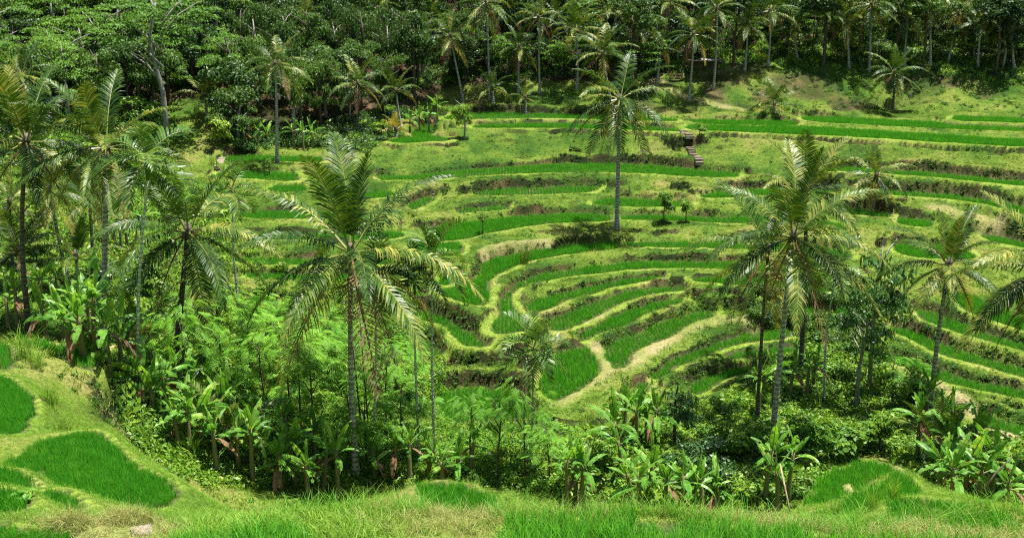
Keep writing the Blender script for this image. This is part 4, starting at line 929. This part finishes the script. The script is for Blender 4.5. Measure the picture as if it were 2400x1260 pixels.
def blobs_round(seed, n, R0, H0, rr=(0.25, 0.45)):
    r = np.random.default_rng(seed); out = []
    for _ in range(n):
        a = r.uniform(0, 6.28); q = math.sqrt(r.uniform(0, 1)) * R0; t = r.uniform(0.25, 1.0); s = R0 * r.uniform(*rr)
        k = math.sqrt(max(0.1, 1 - ((t - 0.45) / 0.62) ** 2)); out.append((q * math.cos(a) * k, q * math.sin(a) * k, H0 * t, s, s * 0.7))
    return out
def blobs_layered(seed, n, R0, H0):
    r = np.random.default_rng(seed); out = []
    for i in range(n):
        a = r.uniform(0, 6.28); q = math.sqrt(r.uniform(0.05, 1)) * R0; t = r.uniform(0.35, 1.0); s = R0 * r.uniform(0.22, 0.42)
        out.append((q * math.cos(a), q * math.sin(a), H0 * (t - 0.18 * (q / R0) ** 2), s, s * 0.22))
    return out
def blobs_plume(seed, n, R0, H0):
    """bamboo: arching plumes drooping outward"""
    r = np.random.default_rng(seed); out = []
    for i in range(n):
        a = r.uniform(0, 6.28)
        for t in np.linspace(0.35, 1.0, 6):
            q = R0 * t ** 2.2 * 0.9; out.append((q * math.cos(a), q * math.sin(a), H0 * (t - 0.45 * max(0, t - 0.7)) * r.uniform(0.85, 1.0), R0 * 0.20, R0 * 0.2))
    return out
def crown_sprays(seed, blobs, n, ln, nl, mat):
    """flat pinnate sprays, each a short row of leaflets, spread over layered clumps"""
    r = np.random.default_rng(seed); blobs = np.array(blobs, float); b = blobs[r.integers(0, len(blobs), n)]
    a = r.uniform(0, 2 * np.pi, n); q = np.sqrt(r.uniform(0, 1, n)); c = b[:, :3] + np.c_[np.cos(a) * q * b[:, 3], np.sin(a) * q * b[:, 3], r.normal(0, 1, n) * b[:, 4]]
    h = np.arctan2(c[:, 1], c[:, 0]) + r.normal(0, 0.8, n); dr = r.uniform(-0.5, 0.12, n)
    D = np.c_[np.cos(h) * np.cos(dr), np.sin(h) * np.cos(dr), np.sin(dr)]; S = np.c_[-np.sin(h), np.cos(h), r.normal(0, 0.18, n)]
    V = []
    for k in range(nl):
        t = (k + 0.5) / nl; w_ = 0.42 * ln * math.sin(math.pi * (0.12 + 0.8 * t)) ; p = c + D * (ln * t) - np.array([0, 0, 0.25 * ln * t * t])
        for sg in (1, -1):
            tip = p + S * (sg * w_) + D * (0.12 * ln) - np.array([0, 0, 0.10 * ln]); hw = D * (0.036 * ln)
            V.append(np.stack([p - hw, p + hw, tip + hw * 0.6, tip - hw * 0.9], 1))
    V = np.concatenate(V, 0).reshape(-1, 3); return fast_mesh('crown', V, np.arange(len(V)).reshape(-1, 4), [mat])
CROWN = {
 'dark': [crown_clumps(700 + k, blobs_round(700 + k, 20, 1.0, 1.35), 4200, 0.10, M['forest_dark'], hollow=0.8) for k in range(3)],
 'mid': [crown_clumps(710 + k, blobs_round(710 + k, 24, 1.0, 1.25, (0.2, 0.38)), 4200, 0.095, M['forest_mid'], hollow=0.8) for k in range(3)],
 'light': [crown_clumps(720 + k, blobs_layered(720 + k, 30, 1.0, 1.1), 3800, 0.08, M['forest_light'], up=1.4, hollow=0.75) for k in range(3)],
 'plume': [crown_clumps(730 + k, blobs_plume(730 + k, 11, 1.0, 1.6), 2800, 0.105, M['forest_mid'], aspect=0.25, up=0.2) for k in range(2)],
 'feather': [crown_sprays(740 + k, blobs_layered(740 + k, 22, 1.0, 1.5), 135, 0.30, 9, M['feather']) for k in range(4)],
 'glossy': [crown_clumps(750 + k, blobs_round(750 + k, 15, 1.0, 1.7, (0.28, 0.42)), 1700, 0.13, M['glossy']) for k in range(2)],
 'bush': [crown_clumps(760 + k, blobs_round(760 + k, 12, 0.8, 1.3, (0.38, 0.6)), 1500, 0.19, M['shrub']) for k in range(4)],
}
def branchy_trunk(seed, h, r0, mat, spread, nb=5, start=0.35, sides=6):
    r = np.random.default_rng(seed); V, F = tube([(0, 0, -0.4), (0.02 * h * r.normal(), 0.02 * h * r.normal(), h * 0.35), (0.03 * h * r.normal(), 0.03 * h * r.normal(), h * 0.7), (0, 0, h)], [r0 * 1.25, r0, r0 * 0.7, r0 * 0.25], sides)
    V = [np.array(v) for v in V]
    for k in range(nb):
        a = r.uniform(0, 6.28); t = start + (0.9 - start) * (k + r.uniform(0, 1)) / nb; p0 = np.array([0, 0, h * t]); q = spread * r.uniform(0.6, 1.0)
        d = np.array([math.cos(a), math.sin(a), 0]); p1 = p0 + d * q * 0.5 + np.array([0, 0, q * 0.45]); p2 = p0 + d * q + np.array([0, 0, q * 0.7])
        v, f = tube([p0, p1, p2], [r0 * 0.5, r0 * 0.35, r0 * 0.12], 5); i = len(V); V += [np.array(x) for x in v]; F += [tuple(x + i for x in q_) for q_ in f]
    return mesh_from('trunk', V, F, [mat], smooth=True)
TRUNK = {}
def tree(base, h, rad, kind, label, seed, group=None, trunk='bark_brown', clear=0.45, name='tree', cat='tree', r0=None, nb=5):
    """h total height; crown from clear*h upwards"""
    r = np.random.default_rng(seed); e = empty(name, base, label, cat, group, r.uniform(0, 6.28))
    key = (trunk, kind, seed % 3, nb)
    if key not in TRUNK: TRUNK[key] = branchy_trunk(seed, 1.0, 0.022, M[trunk], 0.34, nb)
    link('trunk', TRUNK[key], e, (0, 0, 0), None, (h * (1.0 if r0 is None else r0 / 0.022 / h), h * (1.0 if r0 is None else r0 / 0.022 / h), h * 0.93) if r0 else (h, h, h * 0.93))
    ms = CROWN[kind]; me = ms[seed % len(ms)]; hz = {'dark': 1.45, 'mid': 1.35, 'light': 1.15, 'plume': 1.45, 'feather': 1.5, 'glossy': 1.8, 'bush': 1.5}[kind]
    link('crown', me, e, (0, 0, h * clear), (0, 0, r.uniform(0, 6.28)), (rad, rad, h * (1 - clear) / hz))
    return e
def tree_px(px, py, d, h, rad, kind, label, seed, **kw): return tree(at_px(px, py, d), h, rad, kind, label, seed, **kw)

# single trees one can point at
tree_px(1085,330,115, 4.3, 1.25, 'bush', 'small round-topped tree standing on the upper grassy bank', 3, clear=0.22, trunk='bark_grey', name='small_tree')
tree_px(1557,527,89, 2.7, 1.0, 'bush', 'bushy little tree on the terrace edge, left of a pair', 5, clear=0.15, name='small_tree')
tree_px(1607,532,89, 2.1, 0.8, 'bush', 'bushy little tree on the terrace edge, smaller right one of a pair', 6, clear=0.25, name='small_tree')
tree_px(1132,565,84, 1.9, 0.45, 'bush', 'spindly sapling with a small leaf tuft on the bare bank', 7, clear=0.5, name='small_tree')
tree_px(606,432,100, 1.4, 0.5, 'bush', 'tiny shrub on the left shelf edge, left one of two', 8, clear=0.3, name='small_tree')
tree_px(632,434,100, 1.8, 0.5, 'bush', 'tiny shrub on the left shelf edge, right one of two', 9, clear=0.2, name='small_tree')
tree_px(2040,905,60, 9.8, 2.1, 'glossy', 'tall tree with glossy clumped leaves right of the large right palm', 10, clear=0.30, trunk='bark_grey', r0=0.14)
tree_px(2010,960,57, 7.4, 1.6, 'glossy', 'lower glossy-leaved tree beside the tall clumped tree', 11, clear=0.35, trunk='bark_grey', r0=0.12)
tree_px(1583,1050,48, 3.8, 1.1, 'glossy', 'dark leafy shrub tree below the lowest arc paddy', 12, clear=0.12, name='small_tree')
tree_px(1640,1120,43, 2.4, 1.5, 'glossy', 'wide glossy bush below the dark leafy shrub tree', 13, clear=0.05, name='bush', cat='bush')
tree_px(397,345,111, 16.5, 5.2, 'light', 'tall pale-trunked tree with flat layered crown on the left hillside', 14, clear=0.52, trunk='bark_grey', r0=0.27, nb=7)
# feathery saplings
FE = 'feathery bright green saplings in the ravine'
for i, (px, py, d, h, rd, lab) in enumerate([
 (445,1000,44,5.6,1.5,'feathery sapling under the thick-crowned left palm'),(520,930,50,4.8,1.9,'feathery sapling right of the thick-crowned palm trunk'),(585,900,52,4.5,1.8,'feathery sapling below the thin curved areca trunk'),
 (620,1000,47,4.6,1.9,'feathery sapling behind the dark banana grove, left'),(680,940,50,4.6,2.0,'feathery sapling behind the dark banana grove, middle'),(735,1000,47,4.8,1.8,'feathery sapling behind the dark banana grove, right'),
 (700,860,55,3.6,1.9,'low feathery sapling on the slope left of the main trunk'),(770,880,54,4.2,1.8,'feathery sapling touching the main palm trunk'),(640,820,57,3.2,1.8,'low feathery sapling below the small oval paddy'),
 (905,960,50,4.8,1.7,'feathery sapling right of the dark areca palm'),(930,860,55,3.2,1.7,'low feathery sapling above the pair of white trunks'),(945,1020,47,3.6,1.5,'feathery sapling just left of the white trunks'),
 (1105,1100,45,4.2,1.2,'bright feathery sapling right of the white trunks'),(1170,1120,44,4.4,1.1,'bright feathery sapling left of the low areca palm'),(1232,1125,44,4.8,1.2,'bright feathery sapling before the low areca palm'),
 (860,1060,45,3.8,1.5,'feathery sapling behind the foot of the main palm'),(1290,1130,43,3.0,1.3,'short feathery sapling at the lower middle'),(480,860,53,4.0,1.6,'feathery sapling in the shade behind the left palms'),
 (2090,930,58,3.2,1.6,'feathery bush at the end of the diagonal paddies')]):
    tree_px(px, py, d, h, rd, 'feather', lab, 20 + i, group=FE, trunk='bark_brown', clear=0.34, name='feathery_sapling', cat='sapling', r0=0.05)

# forest behind: one tree after another up the hill
fr = np.random.default_rng(77); spots = []
def too_near(x, y, m): return any((x - a) ** 2 + (y - b) ** 2 < m * m for a, b in spots)
for _ in range(9000):
    y = fr.uniform(103, 168); x = fr.uniform(-0.56, 0.56) * y
    z = float(ground(x, y)); px, py = project([x, y, z])
    if py > np.interp(px, TL[:, 0], TL[:, 1]) : continue
    if py < -120 and y > 150 and fr.uniform() < 0.3: continue
    m = 2.7 if y < 140 else 3.5
    if too_near(x, y, m): continue
    spots.append((x, y))
    if len(spots) >= 330: break
rows = {}
for (x, y) in spots:
    z = float(ground(x, y)); px, py = project([x, y, z]); u = fr.uniform()
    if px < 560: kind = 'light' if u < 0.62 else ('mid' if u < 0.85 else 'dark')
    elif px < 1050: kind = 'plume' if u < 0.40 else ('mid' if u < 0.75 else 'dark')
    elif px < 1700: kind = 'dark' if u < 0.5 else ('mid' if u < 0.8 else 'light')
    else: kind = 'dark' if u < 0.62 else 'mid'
    zone = 'left' if px < 560 else ('midleft' if px < 1050 else ('mid' if px < 1700 else 'right'))
    depth = 'front' if y < 128 else ('second' if y < 136 else ('third' if y < 144 else ('fourth' if y < 150 else ('fifth' if y < 156 else ('sixth' if y < 162 else 'back')))))
    rows.setdefault((zone, depth, kind), []).append((px, x, y, z))
ZN = {'left': 'on the left hillside', 'midleft': 'above the left shelf', 'mid': 'above the grassy bank', 'right': 'above the shaded right bank'}
DN = {'front': 'foremost forest row', 'second': 'second forest row', 'third': 'third forest row', 'fourth': 'fourth forest row', 'fifth': 'fifth forest row', 'sixth': 'sixth forest row', 'back': 'rearmost forest row'}
KN = {'light': 'light green layered forest tree', 'mid': 'mid green forest tree', 'dark': 'dark green forest tree', 'plume': 'bamboo clump with drooping plumes'}
fs = 0
for (zone, depth, kind), L in sorted(rows.items()):
    for i, (px, x, y, z) in enumerate(sorted(L)):
        fs += 1; edge = depth == 'front'
        h = fr.uniform(7.5, 12.0) if kind != 'light' else fr.uniform(8, 12)
        if edge: h *= 0.8
        elif depth in ('second', 'third') and zone in ('mid', 'right'): h *= 0.62
        elif depth == 'fourth' and zone in ('mid', 'right'): h *= 0.8
        rad = {'light': fr.uniform(2.8, 3.9), 'mid': fr.uniform(2.2, 3.3), 'dark': fr.uniform(2.2, 3.4), 'plume': fr.uniform(2.8, 3.8)}[kind]
        lab = '%s %s, %s, %s' % (KN[kind], ZN[zone], DN[depth], ORD[i] if i < len(ORD) else 'farther right')
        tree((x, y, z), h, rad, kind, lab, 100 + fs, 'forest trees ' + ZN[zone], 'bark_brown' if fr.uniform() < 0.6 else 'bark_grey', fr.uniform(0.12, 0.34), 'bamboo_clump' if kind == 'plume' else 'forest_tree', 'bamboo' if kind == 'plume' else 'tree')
print('forest', fs)

OV = 'tall trees overhanging the upper right bank'
for i, (px, py, d, h, rd) in enumerate([(1480,190,136,11,3.6),(1720,150,139,11,3.6),(1930,152,139,11,3.6),(2160,172,136,11.5,3.6),(2330,188,134,11,3.6)]):
    tree_px(px, py, d, h, rd, 'dark' if i % 3 else 'mid', 'tall tree with high crown over the upper right bank, ' + ORD[i], 900 + i, group=OV, trunk='bark_brown', clear=0.52, name='forest_tree', r0=0.17, nb=4)
for i, (px, py, d, h, rd, k_) in enumerate([(1660,140,142,5,2.2,'mid'),(1735,125,144,6,2.4,'light'),(1845,120,143,6,2.4,'mid'),(1905,118,143,5.5,2.0,'light'),(1960,140,140,5,2.0,'mid'),(2010,145,139.5,4.5,1.8,'light'),(2120,150,139,5.5,2.2,'mid'),(2200,150,139,6,2.3,'mid'),(2270,155,138,5,2.0,'light'),(2340,165,137,5.5,2.3,'mid'),(2395,172,136,5,2.0,'light'),(1440,178,138,5,2.0,'light'),(1300,180,138,5,2.0,'light'),(1175,182,138,5,2.0,'mid')]):
    tree_px(px, py, d, h, rd, k_, 'low leafy tree at the top of the far bank, ' + ORD[i], 940 + i, group='low trees along the top of the far bank', clear=0.15, name='forest_tree', r0=0.08, nb=4)
# ------------------------------------------------------------------ undergrowth
SHR = source_collection('undergrowth_clump', [leaf_ball(800 + k, 110 - 25 * k, 0.55, 0.20 + 0.05 * k, M['shrub'], 1.0) for k in range(3)] + [leaf_ball(810 + k, 170, 0.55, 0.15, M['weed'], 1.0) for k in range(2)]
                        + [leaf_ball(820, 170, 0.6, 0.13, M['feather'], 0.8), leaf_ball(830, 150, 0.55, 0.16, M['forest_mid'], 1.0), leaf_ball(831, 150, 0.55, 0.16, M['forest_dark'], 1.1)])
def inpoly(px, py, poly):
    ins = np.zeros(len(px), bool); P = np.array(poly, float)
    for (ax, ay), (bx_, by_) in zip(P, np.roll(P, -1, 0)):
        ins ^= ((ay > py) != (by_ > py)) & (px < (bx_ - ax) * (py - ay) / (by_ - ay + 1e-12) + ax)
    return ins
def jungle(poly, n, size, weights, seed):
    r = np.random.default_rng(seed); P = np.array(poly, float); lo = P.min(0); hi = P.max(0)
    a = r.uniform(lo[0], hi[0], n * 2); b = r.uniform(lo[1], hi[1], n * 2); k = inpoly(a, b, poly); a, b = a[k][:n], b[k][:n]
    Q, ok = hit(a, b, step=0.5); Q = Q[ok]
    j = np.clip(np.searchsorted(YS, Q[:, 1]), 0, NY - 1); i = np.clip(np.searchsorted(XS, Q[:, 0]), 0, NX - 1); Q = Q[(OWN[j, i] < 0) & ((Q[:, 1] > 34) | (Q[:, 2] < -12.6))]
    Q[:, 2] -= 0.1
    w_ = np.array(weights, float); var = r.choice(8, len(Q), p=w_ / w_.sum()); return Q, r.uniform(*size, len(Q)), var
Z = [
 ([(-60,400),(200,420),(300,430),(480,440),(540,520),(530,640),(560,720),(560,960),(430,1060),(330,1020),(270,960),(250,860),(130,775),(-60,770)], 3600, (0.5,1.5), (6,5,5,2,2,4,1,0)),
 ([(560,760),(760,730),(1000,760),(1040,880),(1040,1000),(1300,990),(1310,1150),(1150,1150),(900,1135),(600,1135),(430,1090),(540,960)], 2300, (0.4,1.1), (3,3,3,1,1,7,1,0)),
 ([(1310,1010),(1450,1020),(1540,990),(1640,960),(1720,930),(1760,880),(1900,800),(2060,850),(2180,960),(2280,1030),(2440,1050),(2440,1200),(2250,1165),(2150,1110),(2060,1065),(1960,1078),(1870,1170),(1500,1185),(1310,1165)], 3600, (0.45,1.4), (6,5,5,2,2,2,1,0)),
 ([(1740,650),(1900,650),(2000,640),(2080,760),(2060,850),(1900,800),(1760,760)], 500, (0.5,1.2), (1,1,1,4,4,0,2,4)),
 ([(-60,200),(360,250),(400,330),(380,420),(-60,420)], 1400, (0.8,2.0), (3,3,2,2,2,2,3,1)),
 ([(520,320),(700,305),(860,275),(920,250),(960,270),(900,330),(860,360),(760,345),(560,350)], 900, (0.8,1.8), (1,1,1,3,3,0,3,6)),
 ([(900,250),(1000,205),(1100,190),(1500,175),(1700,150),(1500,130),(1000,150)], 900, (0.6,1.6), (1,1,1,2,2,0,3,5)),
 ([(1700,100),(1900,95),(2000,130),(2440,165),(2440,60),(1700,60)], 900, (0.8,1.8), (1,1,1,2,2,0,3,5)),
 ([(1750,150),(2050,150),(2440,180),(2440,262),(1750,268)], 420, (0.3,0.9), (2,2,1,4,4,0,2,1)),
 ([(-60,-40),(2440,-40),(2440,110),(1700,90),(1000,140),(500,220),(-60,200)], 1800, (1.0,2.6), (1,1,1,1,1,0,4,5)),
]
Z.append(([(290,1000),(420,1050),(560,1095),(660,1120),(660,1150),(480,1142),(400,1112),(320,1060)], 500, (0.4,1.0), (6,5,5,1,1,3,0,0)))
Z.append(([(1480,120),(1700,100),(1900,95),(2440,130),(2440,205),(2200,178),(2000,172),(1760,150),(1560,185)], 900, (0.5,1.6), (4,4,3,3,3,1,3,1)))
Z.append(([(540,620),(620,560),(700,650),(780,660),(960,660),(980,720),(760,740),(580,760)], 420, (0.35,0.9), (4,4,3,1,1,6,0,0)))
Z.append(([(300,420),(520,420),(560,520),(540,640),(440,660),(300,600)], 500, (0.5,1.3), (5,4,4,2,2,4,0,0)))
acc = [jungle(*z, seed=900 + q) for q, z in enumerate(Z)]
Q = np.vstack([a[0] for a in acc]); ss = np.concatenate([a[1] for a in acc]); vv = np.concatenate([a[2] for a in acc])
print('undergrowth', len(Q))
scatter('undergrowth', Q, SHR, 8, ss, 'dense leafy undergrowth filling the ravine and the forest floor', 'undergrowth', tilt=0.25, var=vv)

# ------------------------------------------------------------------ built things and small details
def boxm(name, sx, sy, sz, mat, jitter=0.0, seed=0):
    r = np.random.default_rng(seed); V = []
    for z in (0, 1):
        for y in (-0.5, 0.5):
            for x in (-0.5, 0.5):
                V.append((x * sx + r.normal(0, jitter), y * sy + r.normal(0, jitter), z * sz + r.normal(0, jitter)))
    F = [(0, 2, 3, 1), (4, 5, 7, 6), (0, 1, 5, 4), (2, 6, 7, 3), (0, 4, 6, 2), (1, 3, 7, 5)]
    me = mesh_from(name, V, F, [mat]); return me
def stairs(name, top_px, bot_px, n, width, label):
    """worn stone steps laid down a bank between two seen points"""
    a = hit([top_px[0]], [top_px[1]])[0][0]; b = hit([bot_px[0]], [bot_px[1]])[0][0]
    e = empty(name, b, label, 'stairs'); d = a - b; rz = math.atan2(d[1], d[0]) - math.pi / 2
    for i in range(n):
        t = (i + 0.5) / n; p = b + d * t; g = float(ground(p[0], p[1])); run = np.hypot(d[0], d[1]) / n
        me = boxm('step', width * random.uniform(0.85, 1.1), max(0.35, run * 1.5), 0.34, M['stone'], 0.02, 40 + i)
        link('step', me, e, (p[0] - b[0], p[1] - b[1], g - 0.2 - b[2]), (0, 0, rz + random.uniform(-0.1, 0.1)))
    return e
stairs('stone_stairs', (1600,308), (1640,392), 19, 0.85, 'weathered stone steps climbing the bank beside the rock wall')
stairs('stone_stairs', (522,372), (512,400), 7, 0.8, 'small stone steps at the left end of the left shelf')
stairs('earth_steps', (517,262), (512,292), 6, 0.8, 'earth steps on the left hillside clearing')

# dark rock wall with a small opening under the grassy bank
def rock_wall():
    pts = [(1478,383),(1510,385),(1545,388),(1580,391),(1612,394),(1634,397)]
    B = [at_z(px, py, -15.98) for px, py in pts]; n = 72; m = 14; V = []; F = []
    for i, t in enumerate(np.linspace(0, 5, n)):
        k = min(4, int(t)); u = t - k; b = B[k] * (1 - u) + B[k + 1] * u
        h = 16.1 + max(-15.4, float(ground(b[0], b[1] + 2.2))) - 0.1; h *= min(1.0, 0.35 + 1.6 * min(i, n - 1 - i) / n * 2)
        for j in range(m):
            v = j / (m - 1); xx = np.array([b[0]]); yy = np.array([v * h * 1.7])
            V.append((b[0], b[1] - 0.15 + 1.6 * v ** 3 + 0.22 * float(vnoise(xx, yy, 0.6, 95)[0]) + 0.12 * float(vnoise(xx, yy, 0.22, 96)[0]), -16.1 + v * h))
    for i in range(n - 1):
        for j in range(m - 1):
            if not ((35 <= i <= 38) and (1 <= j <= 5)): F.append((i * m + j, (i + 1) * m + j, (i + 1) * m + j + 1, i * m + j + 1))
    me = mesh_from('rock_wall', V, F, [M['rock']]); o = link('rock_wall', me)
    tag(o, 'dark rock wall with a small cave opening above the long curved paddy', 'rock wall', kind='thing')
rock_wall()

# bench and shelter beside the footpath
def pole(a, b, r, mat, name, parent, sides=6):
    V, F = tube([a, (np.array(a) + np.array(b)) / 2, b], [r, r * 0.95, r * 0.85], sides); return link(name, mesh_from(name, V, F, [mat], smooth=True), parent)
b = at_px(1588, 168, 136.5); e = empty('bench', b, 'simple wooden bench beside the footpath on the upper bank', 'bench', rz=0.05)
link('seat', boxm('seat', 2.0, 0.4, 0.07, M['bamboo'], 0.005, 1), e, (0, 0, 0.45))
link('backrest', boxm('backrest', 2.0, 0.06, 0.22, M['bamboo'], 0.005, 2), e, (0, 0.24, 0.75))
for x in (-0.85, 0.85):
    for y in (-0.15, 0.2): pole((x, y, -0.2), (x, y, 0.46 if y < 0 else 1.0), 0.04, M['bamboo'], 'leg', e)
b = at_px(1652, 166, 137.5); e = empty('shelter', b, 'low dark shelter with a pale cloth on its roof above the path', 'shelter')
for x in (-1.9, 0, 1.9):
    for y in (-0.9, 0.9): pole((x, y, -0.3), (x, y, 1.9), 0.06, M['bark_brown'], 'post', e)
link('roof', boxm('roof', 4.6, 2.6, 0.14, M['bark_brown'], 0.03, 3), e, (0, 0, 1.9))
link('rear_wall', boxm('rear_wall', 3.9, 0.08, 1.7, M['bark_brown'], 0.01, 4), e, (0, 0.98, 0.1))
cl = boxm('roof_cloth', 2.6, 1.9, 0.16, M['cloth'], 0.09, 5); link('roof_cloth', cl, e, (0.5, -0.1, 2.045), (0, 0.04, 0.1))

# poles, bamboo fence, driftwood
e = empty('bamboo_pole', at_px(1866, 1168, 39), 'bare bamboo pole leaning left in front of the right grove', 'pole')
pt = at_y(1828, 1086, 40.0) - np.array(e.location); pole((0, 0, -0.2), tuple(pt), 0.045, M['bamboo'], 'pole', e)
e = empty('bent_branch', at_px(2318, 1172, 36), 'bent bare branch standing at the right grove edge', 'branch')
p0 = np.array(e.location); pp = [np.zeros(3), at_y(2312, 1140, 36) - p0, at_y(2330, 1112, 36) - p0, at_y(2372, 1070, 36.4) - p0]
V, F = tube(pp, [0.05, 0.045, 0.035, 0.02], 6); link('branch', mesh_from('branch', V, F, [M['bark_brown']], smooth=True), e)
e = empty('bamboo_fence', at_px(112, 720, 57), 'small leaning bamboo rack in the left grove', 'fence')
p0 = np.array(e.location)
for k in range(7): pole(at_y(113 + 6 * k, 716 - k, 57) - p0 - np.array([0, 0, 0.3]), at_y(115 + 6 * k, 699 - 2 * k, 57) - p0, 0.03, M['bamboo'], 'stake', e, 5)
pole(at_y(108, 702, 56.9) - p0, at_y(155, 689, 56.9) - p0, 0.03, M['bamboo'], 'rail', e, 5); pole(at_y(108, 712, 56.9) - p0, at_y(155, 702, 56.9) - p0, 0.03, M['bamboo'], 'rail', e, 5)
for k, (px, py, d, L, lab) in enumerate([(1380,1148,43,2.2,'thin grey stem standing among the bananas at the lower middle'),(705,1010,47,4.6,'thin bare stem left of the main palm'),(840,1110,45,3.6,'thin brown stem leaning on the main palm'),(845,960,49,6.0,'tall thin dark stem behind the main palm, left of two'),(862,960,49,6.4,'tall thin dark stem behind the main palm, right of two')]):
    e = empty('bare_stem', at_px(px, py, d), lab, 'stem'); pole((0, 0, -0.2), (random.uniform(-0.4, 0.4), 0, L), 0.045, M['bark_brown'], 'stem', e)

# clumps of tall grass one can point at
GC = [blades(400 + k, 90, 1.5, 0.16, 0.012, 0.55, M['grass_near'] if k else M['grass'], 4) for k in range(3)]
for k, (px, py, d, sc, lab) in enumerate([(1232,640,77,1.5,'tall reed-like grass clump standing on the central terrace bank'),(62,858,37,1.0,'tall grass clump between the upper left paddies'),(88,862,36.5,0.75,'smaller grass clump right of the tall one at upper left'),
  (145,1000,29,0.75,'tall arching grass clump above the tongue-shaped paddy'),(118,935,32,0.7,'grass clump on the dike right of the rounded paddy'),(455,1120,40,0.9,'spiky grass clump at the grove edge, near left'),(1105,1128,42,0.8,'bright grass clump at the end of the banana row'),
  (2040,1205,19.6,0.42,'long grass tuft beside the dark hollow of the knoll'),(2092,1190,19.9,0.42,'long grass tuft on the knoll between two rice patches'),(1960,1205,19,0.35,'low grass tuft at the front of the knoll')]):
    tag(link('grass_clump', GC[k % 3], None, at_px(px, py, d), (0, 0, k * 1.3), sc), lab, 'grass clump', 'clumps of tall grass')
# bushes one can point at
for k, (px, py, d, h, rd, kind, lab) in enumerate([(2140,930,57,2.4,1.6,'bush','large yellow-green bush left of the brown-frond palm foot'),(1760,1090,46,2.2,1.5,'bush','bright leafy bush left of the pale right trunk'),(1880,1080,47,2.6,1.7,'bush','bright leafy bush right of the pale right trunk'),
  (1700,1080,47,2.0,1.4,'bush','leafy bush under the palm shadow'),(1960,1060,48,2.0,1.6,'bush','leafy bush behind the right knoll'),(2060,1050,49,2.2,1.5,'bush','leafy bush above the right knoll'),(1400,1120,44,1.8,1.2,'bush','leafy bush behind the bright banana group'),
  (900,330,117,2.2,1.3,'bush','dark round bush left of the yellow-green palm'),(370,680,64,2.6,1.5,'bush','leafy bush under the long drooping left fronds'),(90,640,68,2.8,1.8,'bush','leafy bush in the far left grove'),(265,690,62,2.6,1.4,'glossy','dark upright bush right of the second left trunk'),
  (1350,322,114,0.8,0.7,'bush','low bush on the grassy bank left of the rock wall'),(1640,318,113,1.3,1.0,'bush','green bush beside the top of the stone steps'),(330,300,114,3.2,2.2,'bush','light bush at the foot of the pale-trunked tree'),(520,350,110,3.0,1.6,'bush','tall bush at the left end of the left shelf')]):
    tree_px(px, py, d, h, rd, kind, lab, 1300 + k, clear=0.03, name='bush', cat='bush', group='bushes', r0=0.05)
# straw heap, flat stone and broad leaves at the near left
STRAW = source_collection('straw_tuft', [blades(600 + k, 16, 0.34, 0.10, 0.006, 1.6, M['dry'], 3) for k in range(3)])
def heap(px, py, n, rad, label):
    c = hit([px], [py])[0][0]; a = rng.uniform(0, 6.28, n); q = np.sqrt(rng.uniform(0, 1, n)) * rad
    x = c[0] + q * np.cos(a); y = c[1] + 0.6 * q * np.sin(a); z = ground(x, y) + 0.16 * np.clip(1 - q / rad, 0, 1)
    scatter('straw', np.c_[x, y, z], STRAW, 3, rng.uniform(0.4, 0.9, n), label, 'straw', tilt=0.9)
heap(300, 1228, 260, 0.55, 'heap of dry straw on the near left path'); heap(170, 1252, 200, 0.5, 'straw litter at the bottom edge, left')
o = link('flat_stone', boxm('flat_stone', 0.34, 0.36, 0.07, M['stone'], 0.045, 9), None, hit([332], [1252])[0][0] - np.array([0, 0, 0.03]), (0.1, 0.05, 0.4)); tag(o, 'pale flat stone on the path at the bottom edge', 'stone')
def taro(px, py, label, seed):
    r = np.random.default_rng(seed); c = hit([px], [py])[0][0]; e = empty('taro_plant', c, label, 'taro plant')
    for k in range(6):
        a = r.uniform(0, 6.28); h = r.uniform(0.10, 0.2); d = np.array([math.cos(a), math.sin(a), 0]); t = d * 0.12 + np.array([0, 0, h])
        pole((0, 0, -0.05), tuple(t), 0.012, M['shrub'], 'stalk', e, 4)
        s = np.array([-d[1], d[0], 0]); V = [t - d * 0.04, t - d * 0.07 + s * 0.05, t + s * 0.07 + d * 0.02, t + d * 0.11 - np.array([0, 0, 0.06]), t - s * 0.07 + d * 0.02, t - d * 0.07 - s * 0.05]
        link('leaf', mesh_from('leaf', V, [(0, 1, 2, 3), (0, 3, 4, 5)], [M['banana']]), e)
taro(70, 1180, 'broad-leaved taro plant on the near left dike', 1); taro(48, 1172, 'small taro plant left of the broad one', 2)
